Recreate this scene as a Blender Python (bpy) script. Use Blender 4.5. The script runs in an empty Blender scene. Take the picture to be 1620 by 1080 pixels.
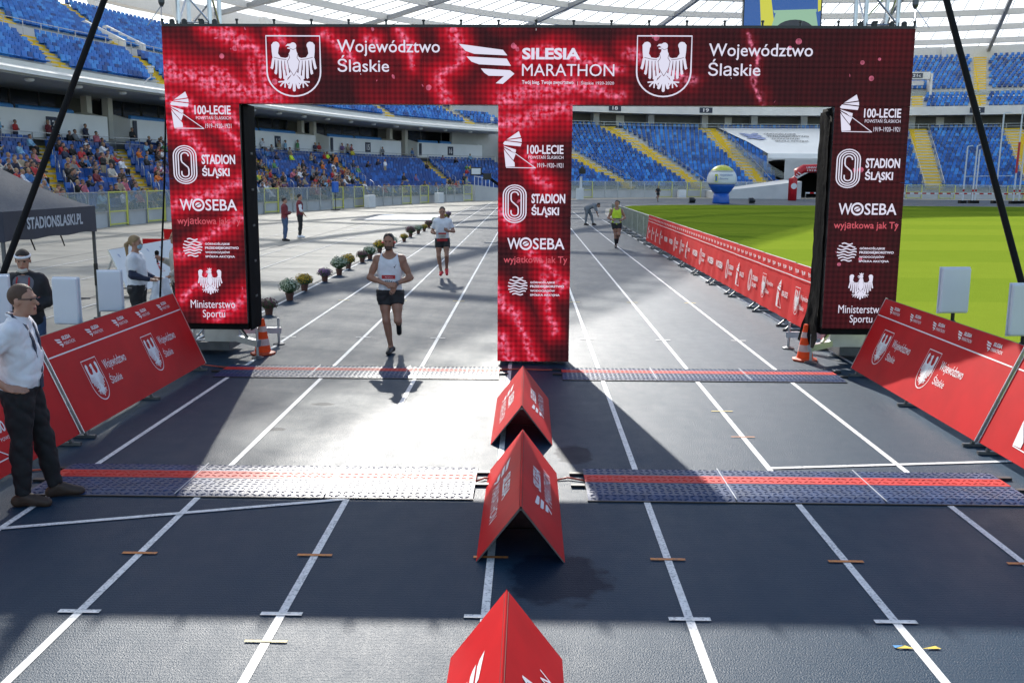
import bpy, bmesh, math, random
import numpy as np
from mathutils import Vector, Matrix
random.seed(7); rng = np.random.default_rng(7)
R = math.radians
SC = bpy.context.scene
COL = SC.collection
# ---------------------------------------------------------------- camera
cam = bpy.data.cameras.new('camera'); camo = bpy.data.objects.new('camera', cam); COL.objects.link(camo)
SC.camera = camo
cam.sensor_width = 36.0; cam.lens = 36.0 * 1537.57 / 1620; cam.clip_start = .05; cam.clip_end = 4000
CAMH = 2.59; PITCH = .1670; YAW = -.0161; ROLL = -.0059
fw = Vector((math.sin(YAW)*math.cos(PITCH), math.cos(YAW)*math.cos(PITCH), -math.sin(PITCH)))
rt0 = Vector((math.cos(YAW), -math.sin(YAW), 0)); dn0 = fw.cross(rt0)
rt = rt0*math.cos(ROLL) + dn0*math.sin(ROLL); dn = dn0*math.cos(ROLL) - rt0*math.sin(ROLL)
camo.matrix_world = Matrix(((rt.x, -dn.x, -fw.x, 0), (rt.y, -dn.y, -fw.y, 0), (rt.z, -dn.z, -fw.z, CAMH), (0, 0, 0, 1)))
# ---------------------------------------------------------------- sky, sun, exposure
SUN_EL, SUN_AZ = R(29.3), R(-9.7)
W = bpy.data.worlds.new('World'); SC.world = W; W.use_nodes = True
nt = W.node_tree
sky = nt.nodes.new('ShaderNodeTexSky'); sky.sky_type = 'NISHITA'; sky.sun_disc = False
sky.sun_elevation = SUN_EL; sky.sun_rotation = SUN_AZ; sky.air_density = 1.0; sky.dust_density = .6; sky.ozone_density = 1.0
nt.links.new(sky.outputs[0], nt.nodes['Background'].inputs[0]); nt.nodes['Background'].inputs[1].default_value = .125
sl = bpy.data.lights.new('sun', 'SUN'); sl.energy = 5.0; sl.angle = R(.53); sl.color = (1, .95, .87)
so = bpy.data.objects.new('sun', sl); COL.objects.link(so)
SV = Vector((math.sin(SUN_AZ)*math.cos(SUN_EL), math.cos(SUN_AZ)*math.cos(SUN_EL), math.sin(SUN_EL)))
so.rotation_euler = SV.to_track_quat('Z', 'Y').to_euler(); so.location = (-40, 200, 120)
SC.view_settings.view_transform = 'Standard'; SC.view_settings.look = 'None'
SC.view_settings.gamma = 1; SC.view_settings.exposure = .82; SC.view_settings.use_curve_mapping = False
SC.render.engine = 'CYCLES'
SC.cycles.max_bounces = 8; SC.cycles.transparent_max_bounces = 16
# ---------------------------------------------------------------- materials
M = {}
def mat(name, col, rough=.6, metal=0., var=.12, scale=6., bump=0., bscale=60., emit=None, estr=0., spec=.5, trans=0., alpha=1.):
    m = bpy.data.materials.new(name); m.use_nodes = True; M[name] = m
    t = m.node_tree; b = t.nodes['Principled BSDF']
    b.inputs['Roughness'].default_value = rough; b.inputs['Metallic'].default_value = metal
    b.inputs['Specular IOR Level'].default_value = spec
    c = (*col, 1)
    b.inputs['Base Color'].default_value = c
    if var > 0:
        tc = t.nodes.new('ShaderNodeTexCoord'); n = t.nodes.new('ShaderNodeTexNoise'); n.inputs['Scale'].default_value = scale
        n.inputs['Detail'].default_value = 5
        t.links.new(tc.outputs['Object'], n.inputs['Vector'])
        r = t.nodes.new('ShaderNodeValToRGB'); r.color_ramp.elements[0].position = .3; r.color_ramp.elements[1].position = .7
        r.color_ramp.elements[0].color = (*[max(0, x*(1-var)) for x in col], 1); r.color_ramp.elements[1].color = (*[min(1, x*(1+var)) for x in col], 1)
        t.links.new(n.outputs['Fac'], r.inputs[0]); t.links.new(r.outputs[0], b.inputs['Base Color'])
    if bump > 0:
        tc2 = t.nodes.new('ShaderNodeTexCoord'); n2 = t.nodes.new('ShaderNodeTexNoise'); n2.inputs['Scale'].default_value = bscale; n2.inputs['Detail'].default_value = 4
        t.links.new(tc2.outputs['Object'], n2.inputs['Vector'])
        bp = t.nodes.new('ShaderNodeBump'); bp.inputs['Strength'].default_value = bump; bp.inputs['Distance'].default_value = .02
        t.links.new(n2.outputs['Fac'], bp.inputs['Height']); t.links.new(bp.outputs[0], b.inputs['Normal'])
    if emit: b.inputs['Emission Color'].default_value = (*emit, 1); b.inputs['Emission Strength'].default_value = estr
    if trans: b.inputs['Transmission Weight'].default_value = trans
    if alpha < 1: b.inputs['Alpha'].default_value = alpha
    return m
def node(t, kind, **kw):
    n = t.nodes.new(kind)
    for k, v in kw.items(): setattr(n, k, v)
    return n
def math_n(t, op, a, b=None, c=None, clamp=False):
    n = t.nodes.new('ShaderNodeMath'); n.operation = op; n.use_clamp = clamp
    for i, v in enumerate((a, b, c)):
        if v is None: continue
        if isinstance(v, (int, float)): n.inputs[i].default_value = v
        else: t.links.new(v, n.inputs[i])
    return n.outputs[0]
def rgbmix(t, fac, a, b):
    n = t.nodes.new('ShaderNodeMix'); n.data_type = 'RGBA'
    for sock, v in ((n.inputs['Factor'], fac), (n.inputs['A'], a), (n.inputs['B'], b)):
        if isinstance(v, tuple): sock.default_value = (*v, 1)
        elif isinstance(v, (int, float)): sock.default_value = v
        else: t.links.new(v, sock)
    return n.outputs['Result']

mat('concrete', (.40, .39, .37), .62, var=.10, scale=.8, bump=.15, bscale=25)
mat('apron', (.31, .288, .245), .55, var=.14, scale=.8, bump=.06, bscale=40, spec=.22)
mat('concrete_wall', (.46, .47, .48), .75, var=.08, scale=.7, bump=.1, bscale=12)
mat('concrete_dark', (.16, .165, .175), .8, var=.12, scale=.6)
mat('parapet', (.82, .83, .85), .55, var=.05, scale=.5)
mat('slab', (.66, .66, .65), .6, var=.07, scale=.6)
mat('soffit', (.45, .46, .47), .8, var=.06, scale=.5)
mat('paint_white', (.74, .74, .73), .55, var=.14, scale=14)
mat('paint_orange', (.62, .22, .05), .6, var=.15, scale=20)
mat('paint_yellow', (.72, .52, .05), .6, var=.15, scale=20)
mat('paint_blue', (.05, .25, .55), .6, var=.1, scale=20)
mat('mat_blue', (.008, .032, .105), .45, var=.35, scale=5, bump=.15, bscale=90, spec=.3)
mat('mat_red', (.52, .02, .015), .55, var=.2, scale=6, bump=.1, bscale=90, spec=.25)
mat('mat_seam', (.45, .47, .50), .4, var=.1)
mat('rubber', (.012, .012, .014), .5, var=.2)
mat('black_cloth', (.006, .006, .007), .7, var=.3, scale=4, bump=.3, bscale=6, spec=.05)
mat('black_foil', (.004, .004, .005), .6, var=.3, scale=6, bump=.4, bscale=9, spec=.02)
mat('black_plastic', (.012, .012, .013), .35, var=.1)
mat('black_matte', (.008, .008, .009), .8, var=.1, spec=.2)
mat('aluminium', (.62, .63, .65), .32, 1, var=.08, scale=8)
mat('steel', (.45, .46, .48), .38, 1, var=.15, scale=8)
mat('steel_dark', (.12, .125, .135), .45, .8, var=.2, scale=8)
mat('red_panel', (.50, .008, .011), .5, var=.13, scale=2.2, bump=.14, bscale=1.6, spec=.12)
mat('red_fabric', (.58, .018, .020), .65, var=.10, scale=2, bump=.35, bscale=2.2, spec=.1)
mat('print_white', (.78, .76, .78), .5, var=.03)
mat('board_back', (.10, .09, .085), .8, var=.15)
mat('cone_orange', (.85, .075, .012), .6, var=.10, scale=10, spec=.2)
mat('cone_white', (.62, .42, .38), .6, var=.12, scale=14, spec=.2)
mat('pot', (.11, .045, .03), .6, var=.15)
mat('antenna', (.66, .68, .74), .35, var=.04, scale=2)
mat('tent_dark', (.022, .024, .045), .55, var=.15, scale=3, bump=.3, bscale=3)
mat('tent_roof', (.13, .13, .14), .75, var=.12, scale=20, bump=.4, bscale=60, spec=.15)
mat('tent_print', (.55, .57, .63), .6, var=.03)
for i, c in enumerate([(.008, .105, .41), (.014, .15, .53), (.006, .055, .24), (.04, .24, .64)]): mat('seat_%d' % i, c, .38, var=.08)
mat('stair_yellow', (.66, .47, .02), .6, var=.08, scale=1)
mat('gate_yellow', (.62, .62, .12), .5, var=.05)
mat('tile_band', (.55, .56, .54), .6, var=.06)
mat('sign_navy', (.022, .03, .06), .5, var=.05)
mat('roof_steel', (.60, .60, .60), .5, .0, var=.05)
mat('roof_steel_dark', (.26, .27, .28), .5, .0, var=.05)
mat('banner_white', (.72, .74, .76), .55, var=.06, scale=.3)
mat('print_blue', (.25, .30, .50), .6, var=.05)
mat('print_dark', (.05, .055, .07), .6, var=.03)
mat('inflate_blue', (.02, .12, .52), .38, var=.06)
mat('inflate_white', (.78, .79, .80), .4, var=.03)
mat('inflate_yellow', (.62, .62, .06), .4, var=.05)
mat('inflate_red', (.62, .02, .03), .4, var=.06)
mat('tunnel_dark', (.012, .013, .016), .85, var=.1)
mat('lamp_white', (.75, .76, .78), .4, var=.02)
mat('box_white', (.66, .68, .70), .5, var=.04)
mat('screen_dark', (.01, .012, .014), .3, var=.1)
def emis(name, col, s):
    m = bpy.data.materials.new(name); m.use_nodes = True; M[name] = m
    b = m.node_tree.nodes['Principled BSDF']; b.inputs['Base Color'].default_value = (.02, .02, .02, 1); b.inputs['Roughness'].default_value = .5
    b.inputs['Emission Color'].default_value = (*col, 1); b.inputs['Emission Strength'].default_value = s
emis('led_white', (.78, .76, .92), .52)
emis('led_pink', (.80, .10, .14), .40)
emis('led_dark', (.16, .015, .02), .30)
emis('sc_blue', (.03, .12, .42), .45); emis('sc_yellow', (.55, .55, .05), .6); emis('sc_green', (.28, .48, .33), .55); emis('sc_dark', (.02, .025, .04), .5)
# worn paint: specks of the surface below show through
for nm in ('paint_white', 'paint_orange', 'paint_yellow'):
    t = M[nm].node_tree; b = t.nodes['Principled BSDF']; src = b.inputs['Base Color'].links[0].from_socket; tc = node(t, 'ShaderNodeTexCoord')
    na = node(t, 'ShaderNodeTexNoise'); na.inputs['Scale'].default_value = 55; na.inputs['Detail'].default_value = 4; nb = node(t, 'ShaderNodeTexNoise'); nb.inputs['Scale'].default_value = 2.2; nb.inputs['Detail'].default_value = 3
    for q in (na, nb): t.links.new(tc.outputs['Object'], q.inputs['Vector'])
    f_ = math_n(t, 'MULTIPLY', math_n(t, 'SUBTRACT', math_n(t, 'MULTIPLY_ADD', nb.outputs['Fac'], .35, na.outputs['Fac']), .70), 5.0, clamp=True)
    t.links.new(rgbmix(t, math_n(t, 'MULTIPLY', f_, .7), src, (.05, .07, .11)), b.inputs['Base Color'])
# glass
def glassy(name, col, alpha, rough=.05):
    m = mat(name, col, rough, var=0, alpha=alpha); return m
glassy('suite_glass', (.012, .016, .022), 1.0, .12)
glassy('fence_glass', (.33, .38, .37), .42, .15)
# translucent polycarbonate roof
m = bpy.data.materials.new('polycarbonate'); m.use_nodes = True; M['polycarbonate'] = m
t = m.node_tree; t.nodes.remove(t.nodes['Principled BSDF'])
tr = t.nodes.new('ShaderNodeBsdfTranslucent'); tr.inputs[0].default_value = (.94, .95, .94, 1)
tp = t.nodes.new('ShaderNodeBsdfTransparent'); tp.inputs[0].default_value = (.95, .97, .97, 1)
df = t.nodes.new('ShaderNodeBsdfDiffuse'); df.inputs[0].default_value = (.75, .77, .77, 1)
m1 = t.nodes.new('ShaderNodeMixShader'); m1.inputs[0].default_value = .18
m2 = t.nodes.new('ShaderNodeMixShader'); m2.inputs[0].default_value = .16
t.links.new(tr.outputs[0], m1.inputs[1]); t.links.new(df.outputs[0], m1.inputs[2])
t.links.new(m1.outputs[0], m2.inputs[1]); t.links.new(tp.outputs[0], m2.inputs[2]); t.links.new(m2.outputs[0], t.nodes['Material Output'].inputs[0])
mcl = m.copy(); mcl.name = 'polycarbonate_clear'; M['polycarbonate_clear'] = mcl  # half-clear strip, out of view, added to soften the roof's shadow edge
for nn_ in mcl.node_tree.nodes:
    if nn_.type == 'MIX_SHADER' and abs(nn_.inputs[0].default_value-.16) < .001: nn_.inputs[0].default_value = .5
# running track: dark blue granulated rubber with a worn glossy coat
m = mat('track', (.030, .052, .095), .36, var=0, spec=.40); t = m.node_tree; b = t.nodes['Principled BSDF']
tc = node(t, 'ShaderNodeTexCoord')
n1 = node(t, 'ShaderNodeTexNoise'); n1.inputs['Scale'].default_value = .55; n1.inputs['Detail'].default_value = 6
n2 = node(t, 'ShaderNodeTexNoise'); n2.inputs['Scale'].default_value = 110; n2.inputs['Detail'].default_value = 2
n3 = node(t, 'ShaderNodeTexNoise'); n3.inputs['Scale'].default_value = 5; n3.inputs['Detail'].default_value = 6
wv = node(t, 'ShaderNodeTexWave'); wv.bands_direction = 'Y'; wv.inputs['Scale'].default_value = 9; wv.inputs['Distortion'].default_value = 1.5; wv.inputs['Detail'].default_value = 2
for n in (n1, n2, n3, wv): t.links.new(tc.outputs['Object'], n.inputs['Vector'])
c1 = rgbmix(t, n1.outputs['Fac'], (.003, .020, .043), (.007, .029, .055))
c2 = rgbmix(t, math_n(t, 'MULTIPLY', n2.outputs['Fac'], .62), c1, (.016, .052, .095))
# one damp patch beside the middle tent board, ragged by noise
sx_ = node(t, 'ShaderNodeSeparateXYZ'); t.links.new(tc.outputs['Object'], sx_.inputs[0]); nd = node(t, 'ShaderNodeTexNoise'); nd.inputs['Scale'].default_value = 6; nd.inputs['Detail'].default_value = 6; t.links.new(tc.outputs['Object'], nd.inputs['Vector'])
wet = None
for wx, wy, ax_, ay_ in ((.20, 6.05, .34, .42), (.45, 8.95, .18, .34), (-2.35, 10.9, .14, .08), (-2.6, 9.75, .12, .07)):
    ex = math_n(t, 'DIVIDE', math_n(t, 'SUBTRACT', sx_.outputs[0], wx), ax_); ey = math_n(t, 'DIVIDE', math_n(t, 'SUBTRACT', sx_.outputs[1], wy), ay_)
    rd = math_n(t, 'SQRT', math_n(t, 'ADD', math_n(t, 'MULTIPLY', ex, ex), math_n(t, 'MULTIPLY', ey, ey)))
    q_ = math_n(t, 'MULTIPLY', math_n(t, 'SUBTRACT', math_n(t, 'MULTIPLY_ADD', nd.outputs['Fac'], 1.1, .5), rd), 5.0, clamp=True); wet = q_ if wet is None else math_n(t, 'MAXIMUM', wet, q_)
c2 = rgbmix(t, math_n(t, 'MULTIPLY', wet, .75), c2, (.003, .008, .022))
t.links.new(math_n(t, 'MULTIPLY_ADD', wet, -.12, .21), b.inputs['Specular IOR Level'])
t.links.new(c2, b.inputs['Base Color'])
rr = math_n(t, 'MULTIPLY_ADD', n3.outputs['Fac'], .14, .45); t.links.new(rr, b.inputs['Roughness'])
bp = node(t, 'ShaderNodeBump'); bp.inputs['Strength'].default_value = .9; bp.inputs['Distance'].default_value = .0060
n6 = node(t, 'ShaderNodeTexNoise'); n6.inputs['Scale'].default_value = 1.1; n6.inputs['Detail'].default_value = 9; n6.inputs['Roughness'].default_value = .7; mp = node(t, 'ShaderNodeMapping'); mp.inputs['Scale'].default_value = (2.2, .5, 1); t.links.new(tc.outputs['Object'], mp.inputs[0]); t.links.new(mp.outputs[0], n6.inputs['Vector'])
rr = math_n(t, 'ADD', rr, math_n(t, 'MULTIPLY', math_n(t, 'SUBTRACT', n6.outputs['Fac'], .5), .22)); t.links.new(rr, b.inputs['Roughness'])
hh = math_n(t, 'MULTIPLY_ADD', wv.outputs['Fac'], .10, n2.outputs['Fac']); t.links.new(hh, bp.inputs['Height']); t.links.new(bp.outputs[0], b.inputs['Normal'])
# lawn
m = mat('lawn', (.07, .12, .02), .9, var=0, spec=0.); t = m.node_tree; b = t.nodes['Principled BSDF']
tc = node(t, 'ShaderNodeTexCoord')
n1 = node(t, 'ShaderNodeTexNoise'); n1.inputs['Scale'].default_value = .9; n1.inputs['Detail'].default_value = 10; n1.inputs['Roughness'].default_value = .75
n2 = node(t, 'ShaderNodeTexNoise'); n2.inputs['Scale'].default_value = 30; n2.inputs['Detail'].default_value = 5
sx = node(t, 'ShaderNodeSeparateXYZ'); t.links.new(tc.outputs['Object'], sx.inputs[0])
for n in (n1, n2): t.links.new(tc.outputs['Object'], n.inputs['Vector'])
st = math_n(t, 'GREATER_THAN', math_n(t, 'SINE', math_n(t, 'MULTIPLY', sx.outputs[1], .6)), 0)
ca = rgbmix(t, n1.outputs['Fac'], (.130, .195, .016), (.205, .265, .028))
cb = rgbmix(t, math_n(t, 'MULTIPLY', n2.outputs['Fac'], .55), ca, (.22, .29, .03))
cc = rgbmix(t, math_n(t, 'MULTIPLY', st, .38), cb, (.13, .20, .018)); t.links.new(cc, b.inputs['Base Color'])
bp = node(t, 'ShaderNodeBump'); bp.inputs['Strength'].default_value = .8; bp.inputs['Distance'].default_value = .03
t.links.new(n2.outputs['Fac'], bp.inputs['Height']); t.links.new(bp.outputs[0], b.inputs['Normal'])

# ---------------------------------------------------------------- helpers
def tag(o, label=None, cat=None, group=None, kind=None):
    if label: o['label'] = label
    if cat: o['category'] = cat
    if group: o['group'] = group
    if kind: o['kind'] = kind
    return o
def empty(name, loc=(0, 0, 0), rz=0., parent=None):
    o = bpy.data.objects.new(name, None); COL.objects.link(o); o.location = loc; o.rotation_euler = (0, 0, rz); o.empty_display_size = .2
    return o
def thing(name, label, cat, loc=(0, 0, 0), rz=0., group=None):
    return tag(empty(name, loc, rz), label, cat, group)
def link(name, me, parent=None, world=False, loc=None):
    o = bpy.data.objects.new(name, me); COL.objects.link(o)
    if parent is not None:
        o.parent = parent
        if world:
            p = parent; L = Vector((0, 0, 0))
            while p is not None: L += p.location; p = p.parent
            o.location = -L
    if loc is not None: o.location = loc
    return o
def copy_tree(o, parent=None):
    c = o.copy(); COL.objects.link(c); c.parent = parent
    for ch in list(o.children): copy_tree(ch, c)
    return c
class MB:
    def __init__(s): s.v = []; s.f = []; s.m = []; s.ms = []
    def mi(s, m):
        if m not in s.ms: s.ms.append(m)
        return s.ms.index(m)
    def add(s, vs, fs, m):
        k = len(s.v); s.v += [tuple(v) for v in vs]; i = s.mi(m)
        for f in fs: s.f.append(tuple(k+j for j in f)); s.m.append(i)
        return s
    def box(s, c, d, m, rz=0., rot=None):
        hx, hy, hz = d[0]/2, d[1]/2, d[2]/2
        P = [Vector((x*hx, y*hy, z*hz)) for z in (-1, 1) for x, y in ((-1, -1), (1, -1), (1, 1), (-1, 1))]
        Q = rot if rot is not None else Matrix.Rotation(rz, 3, 'Z')
        P = [Q @ p + Vector(c) for p in P]
        return s.add(P, [(3, 2, 1, 0), (4, 5, 6, 7), (0, 1, 5, 4), (1, 2, 6, 5), (2, 3, 7, 6), (3, 0, 4, 7)], m)
    def bar(s, a, b, w, h, m, up=(0, 0, 1)):
        a, b = Vector(a), Vector(b); u = (b-a).normalized(); U = Vector(up)
        if abs(u.dot(U)) > .98: U = Vector((1, 0, 0))
        x = u.cross(U).normalized()*w/2; y = x.cross(u).normalized()*h/2
        P = [a-x-y, a+x-y, a+x+y, a-x+y, b-x-y, b+x-y, b+x+y, b-x+y]
        return s.add(P, [(3, 2, 1, 0), (4, 5, 6, 7), (0, 1, 5, 4), (1, 2, 6, 5), (2, 3, 7, 6), (3, 0, 4, 7)], m)
    def tube(s, pts, r, m, n=8, cap=True):
        pts = [Vector(p) for p in pts]; rs = r if isinstance(r, (list, tuple)) else [r]*len(pts); V = []
        ref = Vector((0, 0, 1))
        for i, p in enumerate(pts):
            u = (pts[min(i+1, len(pts)-1)]-pts[max(i-1, 0)]).normalized()
            q = ref if abs(u.dot(ref)) < .95 else Vector((1, 0, 0))
            x = u.cross(q).normalized(); y = x.cross(u).normalized()
            V += [p + (x*math.cos(2*math.pi*k/n)+y*math.sin(2*math.pi*k/n))*rs[i] for k in range(n)]
        F = [(i*n+k, i*n+(k+1) % n, (i+1)*n+(k+1) % n, (i+1)*n+k) for i in range(len(pts)-1) for k in range(n)]
        if cap: F += [tuple(range(n-1, -1, -1)), tuple((len(pts)-1)*n+k for k in range(n))]
        return s.add(V, F, m)
    def lathe(s, prof, m, n=24, c=(0, 0, 0)):
        V = []; F = []
        for r, z in prof: V += [(c[0]+r*math.cos(2*math.pi*k/n), c[1]+r*math.sin(2*math.pi*k/n), c[2]+z) for k in range(n)]
        for i in range(len(prof)-1): F += [(i*n+k, i*n+(k+1) % n, (i+1)*n+(k+1) % n, (i+1)*n+k) for k in range(n)]
        F += [tuple(range(n-1, -1, -1)), tuple((len(prof)-1)*n+k for k in range(n))]
        return s.add(V, F, m)
    def quad(s, a, b, c, d, m): return s.add([a, b, c, d], [(0, 1, 2, 3)], m)
    def mesh(s, name, smooth=False):
        me = bpy.data.meshes.new(name); me.from_pydata(s.v, [], s.f)
        for m in s.ms: me.materials.append(M[m])
        if len(s.ms) > 1: me.polygons.foreach_set('material_index', s.m)
        if smooth: me.polygons.foreach_set('use_smooth', [True]*len(me.polygons))
        me.update(); return me
    def build(s, name, parent=None, world=False, smooth=False, bevel=0., loc=None):
        o = link(name, s.mesh(name, smooth), parent, world, loc)
        if bevel:
            b = o.modifiers.new('bevel', 'BEVEL'); b.width = bevel; b.segments = 2; b.limit_method = 'ANGLE'
        return o
# flat print: polygons, strokes and letters laid on a plane, each stroke a hair above the last
_txt = {}
def text_mesh(body, bold=0., shear=0.):
    k = (body, bold, shear)
    if k not in _txt:
        cu = bpy.data.curves.new('t', 'FONT'); cu.body = body; cu.size = 1; cu.resolution_u = 3; cu.offset = bold; cu.shear = shear
        o = bpy.data.objects.new('t', cu); COL.objects.link(o); bpy.context.view_layer.update()
        me = bpy.data.meshes.new_from_object(o.evaluated_get(bpy.context.evaluated_depsgraph_get()))
        V = np.array([v.co[:2] for v in me.vertices]); F = [tuple(p.vertices) for p in me.polygons]
        bpy.data.objects.remove(o); bpy.data.curves.remove(cu); bpy.data.meshes.remove(me)
        _txt[k] = (V, F)
    return _txt[k]
class Flat:
    def __init__(s): s.mb = MB(); s.n = 0; s.dz = .00008
    def poly(s, pts, m):
        s.mb.add([(x, y, s.n*s.dz) for x, y in pts], [tuple(range(len(pts)))], m); s.n += 1; return s
    def stroke(s, pts, w, m, closed=False):
        P = [Vector(p) for p in pts]; n = len(P); L = []; Q = []
        for i in range(n):
            a = P[(i-1) % n] if closed or i > 0 else P[i]; b = P[(i+1) % n] if closed or i < n-1 else P[i]
            u = (b-a).normalized(); q = Vector((-u.y, u.x))*w/2; L.append(P[i]+q); Q.append(P[i]-q)
        V = [(p.x, p.y, s.n*s.dz) for p in L+Q]; rngs = range(n if closed else n-1)
        s.mb.add(V, [(i, n+i, n+(i+1) % n, (i+1) % n) for i in rngs], m); s.n += 1; return s
    def disc(s, c, r, m, n=20, ry=None):
        return s.poly([(c[0]+r*math.cos(2*math.pi*k/n), c[1]+(ry or r)*math.sin(2*math.pi*k/n)) for k in range(n)], m)
    def text(s, body, x0, y0, x1, y1, m, bold=0., shear=0.):
        V, F = text_mesh(body, bold, shear); lo = V.min(0); hi = V.max(0)
        P = (V-lo)/(hi-lo)*np.array([x1-x0, y1-y0])+np.array([x0, y0])
        s.mb.add([(p[0], p[1], s.n*s.dz) for p in P], F, m); s.n += 1; return s
    def group(s, other, ox, oy, sx, sy=None):
        sy = sy or sx; z0 = s.n*s.dz; ms = [other.mb.ms[i] for i in other.mb.m]; k = len(s.mb.v)
        s.mb.v += [(ox+x*sx, oy+y*sy, z+z0) for x, y, z in other.mb.v]
        for f, mm in zip(other.mb.f, ms): s.mb.f.append(tuple(k+j for j in f)); s.mb.m.append(s.mb.mi(mm))
        return s
    def build(s, name, parent, origin, ux, uy, world=False):
        ux, uy = Vector(ux).normalized(), Vector(uy).normalized(); uz = ux.cross(uy); O = Vector(origin)
        s.mb.v = [tuple(O+ux*x+uy*y+uz*(z+.003)) for x, y, z in s.mb.v]
        return s.mb.build(name, parent, world)
def arc(cx, cy, r, a0, a1, n=10, ry=None): return [(cx+r*math.cos(R(a0+(a1-a0)*k/n)), cy+(ry or r)*math.sin(R(a0+(a1-a0)*k/n))) for k in range(n+1)]
def eagle(m, hole=None, crown=False):
    """heraldic eagle in a box of about -1..1 by -1.1..1.1"""
    f = Flat(); S = f.stroke
    for s in (1, -1):
        f.poly([(s*x, y) for x, y in [(.12, .42), (.34, .33), (.55, .36), (.66, .52), (.62, .78), (.70, .98), (.84, 1.0), (.94, .88), (.93, .60), (.90, .34), (.80, .26), (.5, .20), (.14, .22)]][::s], m)
        f.disc((s*.74, .86), .155, m)
        for i, (x, y0, y1, dx) in enumerate([(.86, .32, -.12, .08), (.73, .27, -.34, .05), (.59, .24, -.52, 0), (.45, .22, -.56, -.05), (.32, .22, -.46, -.08)]):
            S([(s*x, y0), (s*(x+dx*.5), (y0+y1)/2), (s*(x+dx), y1+.04), (s*(x+dx+.03), y1)], .115, m)
        S([(s*.10, -.30), (s*.30, -.46), (s*.38, -.66)], .11, m)
        for dx, dy in ((.02, -.26), (.22, -.20), (.30, -.02), (-.14, -.16)): S([(s*.38, -.66), (s*(.38+dx*.6), -.66+dy*.45), (s*(.38+dx), -.66+dy)], .06, m)
    f.poly([(-.20, .50), (-.13, .62), (-.12, .80), (.12, .80), (.14, .62), (.20, .48), (.26, .22), (.22, -.08), (.10, -.36), (0, -.44), (-.10, -.36), (-.22, -.08), (-.26, .22)], m)
    f.disc((0, .84), .145, m, 14)
    f.poly([(-.10, .93), (-.24, .92), (-.33, .82), (-.22, .84), (-.10, .78)], m); f.poly([(-.12, .78), (-.26, .76), (-.24, .72), (-.1, .70)], m)
    for a, l in ((-90, .66), (-70, .58), (-110, .58), (-50, .42), (-130, .42)):
        c, q = math.cos(R(a)), math.sin(R(a)); S([(0, -.36), (c*l*.5+.01, -.36+q*l*.5), (c*l, -.36+q*l)], .13, m)
        f.disc((c*l, -.36+q*l), .066, m, 10)
    if crown:
        f.poly([(-.13, .98), (-.17, 1.14), (-.07, 1.06), (0, 1.17), (.07, 1.06), (.17, 1.14), (.13, .98)], m)
    if hole:
        for s in (1, -1):
            S([(s*.27, .18), (s*.16, .34), (s*.2, .5)], .025, hole); S([(s*.26, .2), (s*.2, -.1), (0, -.42)], .022, hole)
            for x in (.38, .52, .66, .80): S([(s*x, .22), (s*(x+.01), -.18)], .022, hole)
            S([(s*.3, .26), (s*.56, .29), (s*.85, .36)], .022, hole)
        S([(-.13, .74), (0, .68), (.13, .74)], .02, hole)
    return f
def shield(m, hole=None):
    f = Flat(); pts = [(-1, 1.13), (1, 1.13), (1, -.22)] + arc(0, -.22, 1, 0, -180, 18, ry=.93)[1:]
    f.stroke(pts, .055, m, True)
    f.group(eagle(m, hole), 0, .0, .86, .90); return f
def wing_logo(m):
    f = Flat(); q = lambda P: f.poly([((x-62)/193., (225-y)/193.) for x, y in P][::-1], m)
    q([(62, 88), (215, 108), (230, 127), (115, 122), (85, 112)]); q([(88, 131), (228, 138), (243, 163), (132, 158), (106, 149)])
    q([(138, 172), (240, 178), (255, 190), (215, 225), (190, 223), (219, 198), (165, 197), (150, 187)]); return f
def uprising_logo(m):
    f = Flat(); q = lambda P: f.poly([((x-105)/195., (720-y)/195.) for x, y in P][::-1], m)
    q([(196, 525), (208, 556), (128, 568)]); q([(211, 562), (213, 582), (121, 573)]); q([(106, 590), (117, 577), (212, 588), (207, 605), (112, 597)])
    q([(108, 602), (180, 622), (178, 638), (115, 609)]); q([(110, 612), (178, 646), (165, 678), (122, 630)]); q([(111, 622), (122, 714), (174, 712), (172, 690), (130, 645)])
    for a, b in (((150, 625), (295, 720)), ((295, 719), (124, 717))): f.stroke([((x-105)/195., (720-y)/195.) for x, y in (a, b)], .02, m)
    return f
def oval_logo(m):
    f = Flat()
    for k, w in enumerate((.47, .37, .27)):
        h = .42; f.stroke(arc(0, h, w, 0, 180, 12)+arc(0, -h, w, 180, 360, 12), .05, m, True)
    f.stroke([(.15, .40)]+arc(0, .42, .15, 10, 180, 8)+[(-.15, .22), (-.12, .12), (.12, -.12), (.15, -.22), (.15, -.42)]+arc(0, -.42, .15, 0, -180, 8)+[(-.15, -.30)], .055, m)
    return f
def wave_logo(m):
    f = Flat()
    for k in range(7):
        y = .42-.14*k; w = math.sqrt(max(.0, .25-y*y)) if abs(y) < .5 else .1
        f.stroke([(-w+2*w*i/14., y+.035*math.sin(i/14.*2*w*12.5+k)) for i in range(15)], .06, m)
    return f
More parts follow.
